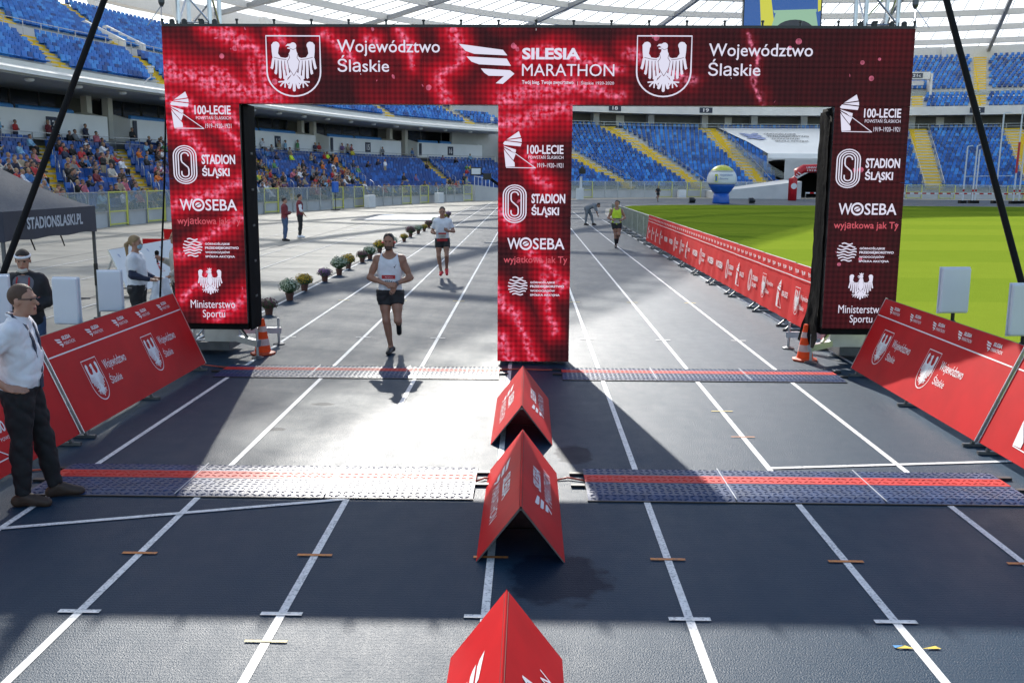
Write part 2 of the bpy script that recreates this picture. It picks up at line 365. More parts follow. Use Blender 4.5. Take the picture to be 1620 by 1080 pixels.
# ================================================================ ground, track, lawn
def sheet(name, pts, z, m, parent=None, n=None):
    b = MB(); b.add([(x, y, z) for x, y in pts], [tuple(range(len(pts)))], m); return b.build(name, parent)
g = sheet('ground', [(-900, -700), (900, -700), (900, 1300), (-900, 1300)], -.004, 'apron'); tag(g, kind='structure')
X0 = -.24
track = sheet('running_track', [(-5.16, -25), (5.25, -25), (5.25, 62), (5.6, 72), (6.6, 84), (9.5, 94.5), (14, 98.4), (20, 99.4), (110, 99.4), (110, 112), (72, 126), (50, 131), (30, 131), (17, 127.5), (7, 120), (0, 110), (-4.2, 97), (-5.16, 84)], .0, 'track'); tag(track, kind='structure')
lawn = sheet('lawn', [(5.55, -25), (5.55, 62), (5.9, 72), (6.9, 83.5), (9.8, 93.8), (14.2, 97.6), (20, 98.6), (110, 98.6), (110, -25)], .004, 'lawn'); tag(lawn, kind='structure')
def strip(name, a, b, w, m, z=.004, parent=track):
    a, b = Vector((*a, 0)), Vector((*b, 0)); u = (b-a).normalized(); q = Vector((-u.y, u.x, 0))*w/2
    mb = MB(); mb.add([(p.x, p.y, z) for p in (a-q, b-q, b+q, a+q)], [(0, 1, 2, 3)], m); return mb.build(name, parent)
for k in range(-4, 5):
    far = {-4: 92, -3: 116, -2: 118, -1: 119, 0: 119, 1: 119, 2: 119, 3: 75, 4: 62}[k]
    strip('lane_line', (X0+1.22*k, -20), (X0+1.22*k, far), .052, 'paint_white')
for x in (-7.56, -8.8, -11.2, -13.6):
    strip('lane_line', (x, 10), (x, 70), .045, 'paint_white', parent=g, z=.008)
for k in range(-3, 4):
    x = X0+1.22*k
    for y, w, h, m in ((5.45, .125, .045, 'paint_white'), (6.37, .12, .036, 'paint_orange'), (15.6, .12, .045, 'paint_white'), (20.4, .12, .04, 'paint_yellow'), (32, .12, .05, 'paint_white')):
        strip('lane_mark', (x-w, y), (x+w, y), h, m, .008)
for x, y, c in ((2.2, 9.62, 'paint_orange'), (2.2, 10.72, 'paint_yellow'), (-1.46, 5.10, 'paint_yellow')):
    strip('lane_mark', (x-.12, y), (x+.12, y), .022, c, .008)
mb = MB(); mb.add([(2.08, 5.115, .008), (2.18, 5.115, .008), (2.14, 5.15, .008)], [(0, 1, 2)], 'paint_yellow'); mb.add([(2.225, 5.115, .008), (2.33, 5.115, .008), (2.31, 5.15, .008)], [(0, 1, 2)], 'paint_yellow')
mb.add([(2.07, 5.15, .008), (2.075, 5.118, .008), (2.132, 5.151, .008)], [(0, 1, 2)], 'paint_blue'); mb.build('lane_mark', track)
strip('start_line', (-3.92, 6.80), (-1.46, 7.56), .055, 'paint_white', .0075)
strip('start_line', (2.2, 8.54), (4.62, 8.86), .055, 'paint_white', .0075)
# drain joints and slab seams of the apron on the left
mat('joint', (.20, .19, .18), .8, var=.2)
for y in (20.5, 24, 27.5, 31.5, 36, 41, 47, 54): strip('slab_joint', (-21, y), (-5.6, y+.05), .05, 'joint', .0025, g)
for x in (-9.4, -14.8, -18): strip('slab_joint', (x, 8), (x, 76), .05, 'joint', .0022, g)
strip('track_kerb', (-5.24, 2), (-5.24, 84), .06, 'joint', .003, g)
# jumping pit cover beyond the apron
pit = thing('sand_pit', 'white covered jumping pit in the apron near the fence', 'sand pit', (-8, 63, 0))
b = MB(); b.box((0, 0, .012), (5.2, 9.5, .03), 'concrete_dark'); b.build('pit_frame', pit)
b = MB(); b.box((.2, 0, .032), (4.2, 8.6, .03), 'box_white'); b.build('pit_cover', pit)

# ================================================================ bowl of the stadium
CP = np.array([(-21.5, -40), (-21.5, 0), (-21.5, 25), (-21.3, 47), (-20.4, 57.5), (-18.4, 68), (-16, 77), (-12.7, 90), (-8.5, 103), (-3, 115), (5, 126), (16, 134), (30, 138), (50, 138), (70, 132), (90, 118)], float)
def _cr(C, n=20):
    out = []
    for i in range(len(C)-1):
        p0 = C[max(i-1, 0)]; p1 = C[i]; p2 = C[i+1]; p3 = C[min(i+2, len(C)-1)]
        for k in range(n):
            q = k/n; out.append(.5*((2*p1)+(-p0+p2)*q+(2*p0-5*p1+4*p2-p3)*q*q+(-p0+3*p1-3*p2+p3)*q**3))
    out.append(C[-1]); return np.array(out)
_D = _cr(CP); _S = np.r_[0, np.cumsum(np.linalg.norm(np.diff(_D, axis=0), axis=1))]
BS = np.arange(0, _S[-1], .25); BX = np.interp(BS, _S, _D[:, 0]); BY = np.interp(BS, _S, _D[:, 1])
_T = np.gradient(np.stack([BX, BY], 1), axis=0); _k = np.ones(41)/41; _P = np.pad(_T, ((20, 20), (0, 0)), 'edge')
_T = np.stack([np.convolve(_P[:, i], _k, 'valid') for i in (0, 1)], 1); _T /= np.linalg.norm(_T, axis=1)[:, None]
def bp_(s, d, z=0.):
    x = float(np.interp(s, BS, BX)); y = float(np.interp(s, BS, BY)); tx = float(np.interp(s, BS, _T[:, 0])); ty = float(np.interp(s, BS, _T[:, 1]))
    return Vector((x-ty*d, y+tx*d, z))
def ang(s):   # direction of travel along the bowl
    return math.atan2(float(np.interp(s, BS, _T[:, 1])), float(np.interp(s, BS, _T[:, 0])))
def proj(p):
    v = Vector(p)-Vector((0, 0, CAMH)); z = v.dot(fw)
    if z <= .1: return (-9999, -9999, 0)
    return (810+1537.57*v.dot(rt)/z, 540+1537.57*v.dot(dn)/z, 1537.57/z)
def sweep(mb, s0, s1, prof, m, ds=2.0, closed=False, caps=True):
    """profile of (d, z) points swept along the bowl"""
    n = max(1, int(round((s1-s0)/ds))); k = len(prof); V = []
    for i in range(n+1):
        s = s0+(s1-s0)*i/n; V += [tuple(bp_(s, d, z)) for d, z in prof]
    e = k if closed else k-1
    F = [(i*k+j, (i+1)*k+j, (i+1)*k+(j+1) % k, i*k+(j+1) % k) for i in range(n) for j in range(e)]
    if closed and caps: F += [tuple(range(k)), tuple(n*k+j for j in range(k-1, -1, -1))]
    mb.add(V, F, m); return mb
def rectp(d0, d1, z0, z1): return [(d0, z0), (d1, z0), (d1, z1), (d0, z1)]
LS0, LS1, FS0, FS1 = 68, 171.4, 173, 250
LLOW = [(1.2+.86*i, .55+.27*i) for i in range(15)]
LUP1 = [(11.2+.8*i, 9.35+.375*i) for i in range(8)]; LUP2 = [(19.4+.8*i, 13.2+.36*i) for i in range(14)]
FLOW = [(1.2+.8*i, 1.25+.44*i) for i in range(21)]
FUP1 = [(16.6+.8*i, 13.4+.44*i) for i in range(5)]; FUP2 = [(22.0+.8*i, 16.4+.445*i) for i in range(14)]
# aisles: (s at the foot, s at the head) measured between the first and last row
A_LLOW = [(151.8, 160.2), (131.2, 143.5), (115.2, 129.5), (97.5, 110.8), (88.5, 103.2), (79, 92)]
A_FLOW = [(183.2, 175.8), (193.8, 187.8), (203.2, 199.8), (211.5, 214.5), (226.2, 225.8), (238.7, 236.2)]
A_LUP1 = [(103, 106.5), (113.5, 118), (132, 135), (151.8, 153.2), (166, 165.2)]
A_LUP2 = [(107.6, 113.8), (119.2, 125.8), (136.2, 142), (153.6, 157), (165.0, 167.2)]
A_FUP1 = [(225.5, 225.8), (232.5, 232.7), (239.4, 239.4), (213, 213)]
A_FUP2 = [(232.8, 233.2), (220, 220), (245, 245)]
stand_l = thing('grandstand', 'two-tier blue-seated grandstand with numbered boxes behind the spectators on the left', 'grandstand', bp_(110, 0))
stand_f = thing('grandstand', 'tall blue-seated grandstand with wide yellow aisles curving behind the far end of the lawn', 'grandstand', bp_(205, 0))
def tier(parent, s0, s1, rows, aisles, name, face0, aw=1.25):
    b = MB(); prof = [(rows[0][0]-.35, face0)]
    dr = rows[1][0]-rows[0][0]
    for d, z in rows: prof += [(d-.35, z), (d-.35+dr-.002, z)]
    sweep(b, s0, s1, prof, 'concrete_wall', 2.5); b.build(name, parent, True)
    n = len(rows)
    for a0, a1 in aisles:
        b = MB()
        for i, (d, z) in enumerate(rows):
            f = i/(n-1); s = a0+(a1-a0)*f; f2 = (i+1)/(n-1); s2 = a0+(a1-a0)*f2; rise = rows[1][1]-rows[0][1]
            for h in (0, 1):   # two steps to each row
                ds = s+(s2-s)*h*.5; dd = d-.35+dr*.5*h; w = aw/2
                zz = z+.02-(rise*.5 if h == 0 else 0)+rise*.5
                P = [bp_(ds-w, dd, zz), bp_(ds+w, dd, zz), bp_(ds+w, dd+dr*.5, zz), bp_(ds-w, dd+dr*.5, zz)]
                Q = [p-Vector((0, 0, rise+.02)) for p in P]
                b.add(Q+P, [(4, 5, 6, 7), (0, 1, 5, 4), (1, 2, 6, 5), (3, 0, 4, 7)], 'stair_yellow')
        b.build('stairway', parent, True)
# one seat: folded pan, back with a rounded top
def seat_geo():
    V = []; F = []
    def bx(x0, x1, y0, y1, z0, z1, ty=0.):
        k = len(V); V.extend([(x0, y0, z0), (x1, y0, z0), (x1, y1, z0), (x0, y1, z0), (x0+.03, y0+ty, z1), (x1-.03, y0+ty, z1), (x1-.03, y1+ty, z1), (x0+.03, y1+ty, z1)])
        F.extend([tuple(k+j for j in f) for f in ((4, 5, 6, 7), (0, 1, 5, 4), (1, 2, 6, 5), (2, 3, 7, 6), (3, 0, 4, 7))])
    bx(-.255, .255, .16, .21, .28, .82, .07)     # back
    bx(-.25, .25, -.16, .17, .36, .43)         # pan
    return np.array(V), F
SV_, SF_ = seat_geo()
seat_me = []
for i in range(4):
    b = MB(); b.add([tuple(v) for v in SV_], SF_, 'seat_%d' % i); seat_me.append(b.mesh('seat'))
seat_budget = {'l': 0, 'f': 0}
def seats(parent, s0, s1, rows, aisles, pitch, key, aw=1.5, single=None, skip=None, wmix=(.40, .26, .24, .10)):
    n = len(rows); VV = [[] for _ in range(4)]; cnt = 0
    for i, (d, z) in enumerate(rows):
        f = i/(n-1); As = [a0+(a1-a0)*f for a0, a1 in aisles]
        s = s0+.3+pitch*((i*.37) % 1.0)
        while s < s1-.3:
            if all(abs(s-a) > aw/2+.1 for a in As) and not (skip and skip(s, d)):
                p = bp_(s, d+.12, z); x, y, sc = proj(p)
                if -140 < x < 1760 and y > -60:
                    c = int(rng.choice(4, p=wmix)); a = ang(s)
                    if single and single(x, y, i) and seat_budget[key] < 300:
                        o = link('seat', seat_me[c], parent); o.location = p-parent.location; o.rotation_euler = (0, 0, a); seat_budget[key] += 1
                    else:
                        ca, sa = math.cos(a), math.sin(a)
                        P = np.stack([p.x+SV_[:, 0]*ca-SV_[:, 1]*sa, p.y+SV_[:, 0]*sa+SV_[:, 1]*ca, p.z+SV_[:, 2]], 1); VV[c].append(P)
            s += pitch
    tot = [np.concatenate(v) if v else np.zeros((0, 3)) for v in VV]
    V = np.concatenate(tot); nv = len(SV_); F = []; MI = []
    SFa = np.array(SF_); k = 0
    for c in range(4):
        m_ = len(VV[c])
        if m_: F.append((SFa[None]+(np.arange(m_)*nv)[:, None, None]+k).reshape(-1, 4)); MI += [c]*(m_*len(SF_))
        k += m_*nv
    if not len(V): return
    me = bpy.data.meshes.new('seat_rows'); me.from_pydata(V.tolist(), [], np.concatenate(F).tolist())
    for c in range(4): me.materials.append(M['seat_%d' % c])
    me.polygons.foreach_set('material_index', MI); me.update()
    tag(link('seat_rows', me, parent, True), kind='stuff')
def railing(parent, s0, s1, d, z, h=1.0, step=2.0, name='railing', bars=2, r=.025, m='steel'):
    b = MB(); n = max(1, int((s1-s0)/step))
    pts = [bp_(s0+(s1-s0)*i/n, d, z) for i in range(n+1)]
    for p in pts: b.bar(p, p+Vector((0, 0, h)), r*2, r*2, m)
    for k in range(bars):
        q = Vector((0, 0, h*(1-k*.45)))
        for a, c in zip(pts[:-1], pts[1:]): b.bar(a+q, c+q, r*2, r*2, m)
    return b.build(name, parent, True)
# ---- left grandstand
tier(stand_l, LS0, LS1, LLOW, A_LLOW, 'terrace', -.3)
tier(stand_l, LS0, LS1, LUP1, A_LUP1, 'terrace', 9.0); tier(stand_l, LS0+6, LS1, LUP2, A_LUP2, 'terrace', 12.0)
seats(stand_l, LS0, LS1, LLOW, A_LLOW, .52, 'l', single=lambda x, y, i: -20 < x < 262 and y > 205, wmix=(.30, .05, .65, .0))  # darker seat colours paint in the shade of the lower tier
seats(stand_l, LS0, LS1, LUP1, A_LUP1, .53, 'l', wmix=(.30, .34, .10, .26)); seats(stand_l, LS0+6, LS1, LUP2, A_LUP2, .53, 'l', wmix=(.30, .36, .08, .26))
b = MB(); sweep(b, LS0, LS1, [(13.2, 4.4), (17.5, 4.4)], 'concrete_wall'); sweep(b, LS0, LS1, [(14.6, 4.4), (14.6, 5.1)], 'concrete_dark'); b.build('walkway', stand_l, True)
b = MB(); sweep(b, LS0, LS1, [(18.3, 4.4), (18.3, 9.0)], 'concrete_dark'); b.build('back_wall', stand_l, True)
b = MB(); sweep(b, LS0, LS1, rectp(9.9, 19, 8.42, 8.62), 'soffit', closed=True); b.build('floor_slab', stand_l, True)
b = MB(); sweep(b, LS0, LS1, [(9.7, 8.50), (9.7, 8.78), (10.3, 9.02), (10.3, 9.30), (10.9, 9.30), (10.9, 8.62), (10.1, 8.62), (10.1, 8.50)], 'slab', closed=True); b.build('slab_edge', stand_l, True)
b = MB(); sweep(b, LS0, LS1, rectp(9.62, 9.72, 8.52, 8.6), 'lamp_white', closed=True); b.build('gutter', stand_l, True)
b = MB(); sweep(b, LS0, LS1, [(17.2, 12.25), (19.05, 12.25)], 'concrete_wall'); sweep(b, LS0, LS1, [(19.05, 12.25), (19.05, 13.2)], 'concrete_wall'); b.build('walkway', stand_l, True)
b = MB(); sweep(b, LS0, LS1, [(30.4, 17.9), (32, 17.9), (32, 9)], 'concrete_wall'); b.build('rear_wall', stand_l, True)
railing(stand_l, LS0, LS1, 17.3, 12.25, 1.05, 1.6); railing(stand_l, LS0, LS1, 31, 17.9, 1.5, 2.2, 'rear_railing', 1); railing(stand_l, LS0, LS1, 13.35, 4.4, .95, 2.6)
# boxes with their number signs, windows, columns
blocks = [(78, 94.2, '12'), (96.6, 110.5, '13'), (113.0, 141.8, '14'), (144.2, 157.0, '15'), (159.8, 170.0, '16')]
signs = {'13': 105.0, '14': 135.0, '15': 151.2, '16': 165.2, '12': 88}
for s0, s1, no in blocks:
    b = MB(); sweep(b, s0, s1, rectp(14, 14.22, 5.06, 6.86), 'parapet', 1.5, True)
    for s in (s0+.11, s1-.11):   # cheek walls, falling back to the boxes
        P = [bp_(s, d, z) for d, z in ((14.2, 5.06), (17.2, 5.06), (17.2, 7.15), (15.6, 7.2), (14.2, 6.86))]; t_ = (bp_(s+.1, 14)-bp_(s-.1, 14))
        b.add([p-t_*.5 for p in P]+[p+t_*.5 for p in P], [(0, 1, 2, 3, 4), (9, 8, 7, 6, 5)]+[(j, 5+j, 5+(j+1) % 5, (j+1) % 5) for j in range(5)], 'parapet')
    b.build('parapet_wall', stand_l, True)
    b = MB(); sweep(b, s0+.3, s1-.3, rectp(14.05, 17.2, 4.98, 5.05), 'soffit', 1.5, True); b.build('box_floor', stand_l, True)
    # rows of box seats that show above the parapet
    n = 2 if s1-s0 < 16 else 4
    for q in range(n):
        a = s0+1.0+(s1-s0-3.0)*q/n; c = a+(s1-s0-3.0)/n-.45
        b = MB(); sweep(b, a, c, [(14.7, 6.6), (14.75, 7.12), (14.95, 7.22), (15.0, 6.6)], 'seat_3', 1.5, True); b.build('box_seat_row', stand_l, True)
    nw = max(3, int((s1-s0)/2.6))
    for q in range(nw):
        a = s0+.5+(s1-s0-1.0)*q/nw; c = a+(s1-s0-1.0)/nw-.09
        b = MB(); b.add([bp_(a, 17.0, 7.0), bp_(c, 17.0, 7.0), bp_(c, 17.0, 8.42), bp_(a, 17.0, 8.42), bp_(a, 17.05, 7.0), bp_(c, 17.05, 7.0), bp_(c, 17.05, 8.42), bp_(a, 17.05, 8.42)], [(0, 1, 2, 3), (7, 6, 5, 4), (0, 4, 5, 1), (1, 5, 6, 2), (2, 6, 7, 3), (3, 7, 4, 0)], 'suite_glass')
        w = b.build('window', stand_l, True)
        if q: f = MB(); f.bar(bp_(a-.045, 16.97, 7.0), bp_(a-.045, 16.97, 8.42), .07, .1, 'steel_dark'); f.build('mullion', stand_l, True)
    for s in (s0-.15, s1+.15):
        b = MB(); b.box(bp_(s, 15.9, 6.9), (.55, .55, 3.1), 'slab', ang(s)); b.build('column', stand_l, True)
    s = signs[no]; p = bp_(s, 13.96, 5.95); a = ang(s); u = Vector((math.cos(a), math.sin(a), 0))
    b = MB(); b.box(p, (1.05, .06, 1.1), 'sign_navy', a); sg = b.build('number_sign', stand_l, True)
    f = Flat(); f.text(no, -.3, -.33, .3, .33, 'print_white', .02); f.build('number', sg, bp_(s, 13.92, 5.95), u, (0, 0, 1)) 
    p = bp_(s0+.35, 13.9, 6.0); b = MB(); b.box(p, (.42, .06, 1.5), 'sign_navy', a); b.build('notice_board', stand_l, True)
for s in np.arange(86, 171, 4.4):
    b = MB(); p = bp_(s, 10.6, 8.30); b.lathe([(.08, .12), (.26, .10), (.30, 0), (.22, -.09), (.05, -.12)], 'lamp_white', 10, p); b.build('floodlight', stand_l, True)
# vomitory walls on the upper walkway
for s in (100, 121, 141, 160):
    b = MB()
    for e in (-1.4, 1.4):
        P = [bp_(s+e, d, z) for d, z in ((18.9, 12.25), (23.4, 12.25), (23.4, 15.2), (22.6, 15.4), (18.9, 13.7))]; t_ = bp_(s+.1, 14)-bp_(s-.1, 14)
        b.add([p-t_*.7 for p in P]+[p+t_*.7 for p in P], [(0, 1, 2, 3, 4), (9, 8, 7, 6, 5)]+[(j, 5+j, 5+(j+1) % 5, (j+1) % 5) for j in range(5)], 'slab')
    b.build('stair_portal', stand_l, True)
for a0, a1 in A_LLOW:
    b = MB()
    for i in range(0, 14, 2):
        f = i/14; s = a0+(a1-a0)*f+.75; d, z = LLOW[i]; p = bp_(s, d, z)
        q = bp_(s+(a1-a0)/14*1.1, d+.86, z+.27)
        b.tube([p, p+Vector((0, 0, .85)), p+Vector((0, 0, .95))+(q-p)*.15, q+Vector((0, 0, .95)), q], .024, 'steel', 5)
    b.build('handrail', stand_l, True)
# ---- far grandstand
banner_gap = lambda s, d: 196.0+(d-1)*.30 < s < 217 and False
tun = lambda s, d: 206 < s < 217 and d < 9.6
tier(stand_f, FS0, 205.6, FLOW, A_FLOW[:3], 'terrace', -.3, 2.2); tier(stand_f, 217.4, FS1, FLOW, A_FLOW[4:], 'terrace', -.3, 2.2)
tier(stand_f, 205.6, 217.4, FLOW[10:], [], 'terrace', 5.2)
tier(stand_f, FS0, FS1, FUP1, A_FUP1, 'terrace', 13.2); tier(stand_f, FS0, FS1, FUP2, A_FUP2, 'terrace', 15.8)
fm = (.34, .30, .22, .14)
for s in (205.6, 217.4):
    b = MB(); b.add([bp_(s, .85, -.3), bp_(s, 18, -.3), bp_(s, 18, 10.0), bp_(s, .85, 1.1)], [(0, 1, 2, 3)], 'concrete_wall'); b.build('end_wall', stand_f, True)
b = MB(); sweep(b, FS0-4, FS1, [(21.5, -.3), (21.5, 12.2)], 'concrete_dark'); b.build('rear_wall', stand_f, True)
b = MB(); sweep(b, 166, 176, rectp(14.6, 15.0, -.3, 13.2), 'concrete_wall', 1, True); b.build('gap_filler_wall', stand_f, True)  # added wall piece blocking the sky gap between the two stands
seats(stand_f, FS0, FS1, FLOW, A_FLOW[:3]+A_FLOW[4:], .53, 'f', 2.4, lambda x, y, i: 910 < x < 1120 and y > 268, lambda s, d: 205.4 < s < 217.6 and d < 16.4, fm)
seats(stand_f, FS0, FS1, FUP1, A_FUP1, .53, 'f', 1.7, None, None, (.26, .38, .12, .24)); seats(stand_f, FS0, FS1, FUP2, A_FUP2, .53, 'f', 1.7, None, None, (.26, .38, .12, .24))
b = MB(); sweep(b, FS0, FS1, [(17.5, 10.1), (20.4, 10.1), (20.4, 12.6)], 'concrete_dark'); b.build('concourse_wall', stand_f, True)
b = MB(); sweep(b, FS0, FS1, rectp(15.9, 21, 12.3, 12.5), 'soffit', closed=True); b.build('floor_slab', stand_f, True)
b = MB(); sweep(b, FS0, FS1, rectp(15.5, 15.9, 12.25, 13.5), 'slab', closed=True); b.build('slab_edge', stand_f, True)
b = MB(); sweep(b, FS0, FS1, [(20.2, 15.35), (21.7, 15.35), (21.7, 16.4)], 'concrete_wall'); b.build('walkway', stand_f, True)
b = MB(); sweep(b, FS0, FS1, rectp(20.25, 20.3, 15.4, 16.1), 'fence_glass', closed=True); b.build('glass_balustrade', stand_f, True)
b = MB(); sweep(b, FS0, FS1, rectp(33.2, 33.6, 21.8, 24.3), 'tile_band', closed=True); b.build('rear_wall', stand_f, True)
for s in np.arange(FS0+1, FS1, 6.4):
    b = MB(); b.box(bp_(s, 18.6, 11.2), (1.0, .9, 2.3), 'concrete_wall', ang(s)); b.build('column', stand_f, True)
for s in np.arange(FS0+4, FS1, 12.8):
    b = MB(); sweep(b, s, s+.9, rectp(20.3, 20.36, 10.6, 12.2), 'lamp_white', 1, True); b.build('window', stand_f, True)
railing(stand_f, FS0, FS1, 17.4, 10.1, .9, 2.4)
for a0, a1 in A_FLOW[:3]+A_FLOW[4:]:
    for e in (-1.25, 1.25):
        b = MB(); pr = None
        for i in range(0, 21):
            s = a0+(a1-a0)*i/20+e; d, z = FLOW[i]; p = bp_(s, d, z); b.bar(p, p+Vector((0, 0, .95)), .04, .04, 'steel')
            if pr is not None: b.bar(pr+Vector((0, 0, .95)), p+Vector((0, 0, .95)), .04, .04, 'steel')
            pr = p
        b.build('handrail', stand_f, True)
for no, s in (('21', 219.5), ('22', 232.2), ('19', 199), ('18', 188)):
    a = ang(s); u = Vector((math.cos(a), math.sin(a), 0)); p = bp_(s, 15.44, 12.9); b = MB(); b.box(p, (2.0, .08, .8), 'sign_navy', a); sg = b.build('number_sign', stand_f, True)
    f = Flat(); f.text(no, -.45, -.26, .45, .26, 'print_white', .02); f.build('number', sg, bp_(s, 15.38, 12.9), u, (0, 0, 1))
# portal 21c in the upper tier, a white panel behind it standing in for daylight
s = 225.6; b = MB()
for e in (-1.7, 1.7): b.box(bp_(s+e, 21.5, 17.1), (.35, 3.2, 3.4), 'slab', ang(s))
b.box(bp_(s, 20.4, 18.5), (3.9, 1.2, 1.1), 'slab', ang(s)); b.build('stair_portal', stand_f, True)
b = MB(); b.box(bp_(s, 22.9, 16.8), (3.1, .1, 2.4), 'lamp_white', ang(s)); b.build('window', stand_f, True)  # plain white panel, its colour imitating daylight through the opening
p = bp_(s, 19.76, 18.5); a = ang(s); u = Vector((math.cos(a), math.sin(a), 0)); b = MB(); b.box(p, (1.7, .08, .7), 'sign_navy', a); sg = b.build('number_sign', stand_f, True)
f = Flat(); f.text('21c', -.6, -.22, .6, .22, 'print_white', .02); f.build('number', sg, bp_(s, 19.7, 18.5), u, (0, 0, 1))
# tunnel mouth under the far tier
a = ang(211.5); b = MB()
def tp(x, d, z): return bp_(211.5, d, z)+Vector((math.cos(a)*x, math.sin(a)*x, 0))
arcp = [(-4.6+9.2*i/16, 2.2+1.9*math.sin(math.pi*i/16)) for i in range(17)]
V = [tp(x, .6, z) for x, z in arcp]+[tp(x, .6, 5.3) for x, z in arcp]; n = 17
b.add(V, [(i, i+1, n+i+1, n+i) for i in range(16)], 'concrete_wall'); 
b.add([tp(-5.8, .6, -.2), tp(-4.6, .6, -.2), tp(-4.6, .6, 5.3), tp(-5.8, .6, 5.3)], [(0, 1, 2, 3)], 'concrete_wall'); b.add([tp(4.6, .6, -.2), tp(5.8, .6, -.2), tp(5.8, .6, 5.3), tp(4.6, .6, 5.3)], [(0, 1, 2, 3)], 'concrete_wall')
b.add([tp(-5.8, .6, 5.3), tp(5.8, .6, 5.3), tp(5.8, 9.2, 5.4), tp(-5.8, 9.2, 5.4)], [(0, 1, 2, 3)], 'concrete_wall'); b.build('tunnel_front', stand_f, True)
b = MB(); b.add([tp(x, d, z) for d in (.62, 16) for x, z in [(-4.6, -.2)]+arcp+[(4.6, -.2)]], [(i, i+1, 19+i+1, 19+i) for i in range(18)], 'concrete_dark')
b.add([tp(-4.6, 16, -.2), tp(4.6, 16, -.2), tp(4.6, 16, 4.6), tp(-4.6, 16, 4.6)], [(0, 1, 2, 3)], 'tunnel_dark'); b.build('tunnel_lining', stand_f, True)
# sloping white walls of the tunnel ramp reaching out to the track
for x0, x1 in ((-5.9, -17.0),):
    b = MB(); P = [(tp(x0, .5, 0), 2.5), (tp(x0, -9.5, 0), 2.3), (tp(x1, -9.0, 0), .9), (tp(x1, .1, 0), .9)]
    b.add([p for p, h in P]+[p+Vector((0, 0, h)) for p, h in P], [(0, 1, 5, 4), (1, 2, 6, 5), (2, 3, 7, 6), (4, 5, 6, 7), (3, 0, 4, 7)], 'slab'); b.build('ramp_wall', stand_f, True)
b = MB(); b.add([tp(-5.7, 1.0, 2.6), tp(-5.7, 1.0, 3.4), tp(-11.8, 9.5, 8.3), tp(-11.8, 9.5, 5.2)], [(0, 1, 2, 3)], 'fence_glass'); b.build('glass_screen', stand_f, True)
# big white advertising sheet laid over the seats above the tunnel
sh = thing('seat_cover_sheet', 'large white sheet with blue wave mark covering the seats above the tunnel', 'sheet', bp_(208, 12))
cs = []
for d, (q0, q1) in ((9.3, (205.8, 217.2)), (12.4, (204.0, 217.6)), (16.6, (200.9, 218.0))):
    zz = 1.25+.44*(d-1.2)/.8+.62; cs.append([bp_(q0+(q1-q0)*i/12, d, zz) for i in range(13)])
b = MB()
for k in range(2): b.add(cs[k]+cs[k+1], [(i, i+1, 13+i+1, 13+i) for i in range(12)], 'banner_white')
b.add(cs[0]+[p-Vector((0, 0, .8)) for p in cs[0]], [(i, 13+i, 13+i+1, i+1) for i in range(12)], 'banner_white'); b.build('cloth', sh, True)
def on_sheet(u, v):
    k = 0 if v < .42 else 1; w = v/.42 if k == 0 else (v-.42)/.58; i_ = min(11, int(u*12)); q = u*12-i_
    a_ = cs[k][i_].lerp(cs[k][i_+1], q); c_ = cs[k+1][i_].lerp(cs[k+1][i_+1], q); return a_.lerp(c_, w)+Vector((0, -.10, .12))
def sheet_print(name, draw):
    f = Flat(); draw(f); f.mb.v = [tuple(on_sheet(x, y)+Vector((0, -z, z))) for x, y, z in f.mb.v]; f.mb.build(name, sh, True)
sheet_print('wave_mark', lambda f: [f.stroke([(.07+i*.0125, .56+k*.075+.03*math.sin(i*.62+k*.5)) for i in range(13)], .05, 'print_blue') for k in range(3)])
sheet_print('lettering', lambda f: [f.text(tx, .27, .70-k*.095, .27+[.27, .36, .26, .32][k], .77-k*.095, 'print_dark', .02) for k, tx in enumerate(('GÓRNOŚLĄSKIE', 'PRZEDSIĘBIORSTWO', 'WODOCIĄGÓW', 'SPÓŁKA AKCYJNA'))])
# ---- perimeter wall and glass fence
def fence(parent_label, s0, s1, hw, gates, zt):
    P = thing('perimeter_fence', parent_label, 'fence', bp_((s0+s1)/2, 0)); n = int((s1-s0)/2.1)
    b = MB(); sweep(b, s0, s1, rectp(.0, .22, -.2, hw), 'concrete_wall', 1.05, True); b.build('low_wall', P, True)
    for i in range(n+1):
        s = s0+(s1-s0)*i/n; p = bp_(s, -.06, 0); b = MB(); b.bar(p, p+Vector((0, 0, zt)), .07, .07, 'steel'); b.build('post', P, True)
        if i < n:
            a_, c_ = s+.06, s+(s1-s0)/n-.06; q0, q1 = bp_(a_, -.06, 0), bp_(c_, -.06, 0); yel = i % gates == 2 or (i % gates == 4)
            b = MB(); b.bar(q0+Vector((0, 0, (hw+zt)/2)), q1+Vector((0, 0, (hw+zt)/2)), .02, zt-hw-.1, 'fence_glass'); b.build('glass_pane', P, True)
            b = MB(); mm = 'gate_yellow' if yel else 'steel'
            b.bar(q0+Vector((0, 0, zt)), q1+Vector((0, 0, zt)), .06, .06, mm); b.bar(q0+Vector((0, 0, hw+.03)), q1+Vector((0, 0, hw+.03)), .05, .05, mm)
            if yel:
                for q in (q0, q1): b.bar(q+Vector((0, -.05, .03)), q+Vector((0, -.05, zt)), .08, .08, mm)
                b.bar(q0+Vector((0, -.05, .12)), q1+Vector((0, -.05, .12)), .07, .07, mm)
            b.build('gate_frame' if yel else 'rail', P, True)
    return P
fence('glass and steel fence on a low concrete wall in front of the spectators', 70, 150.5, .74, 7, 1.74)
fence('steel fence on a grey wall below the empty far grandstand', 165, 204.6, 1.0, 8, 2.15)
fence('steel fence with yellow gates right of the far tunnel', 218, 250, .9, 6, 1.9)
rw = thing('ramp_wall', 'pale sloping concrete ramp wall closing the left fence beside the column', 'wall', bp_(154, 0))
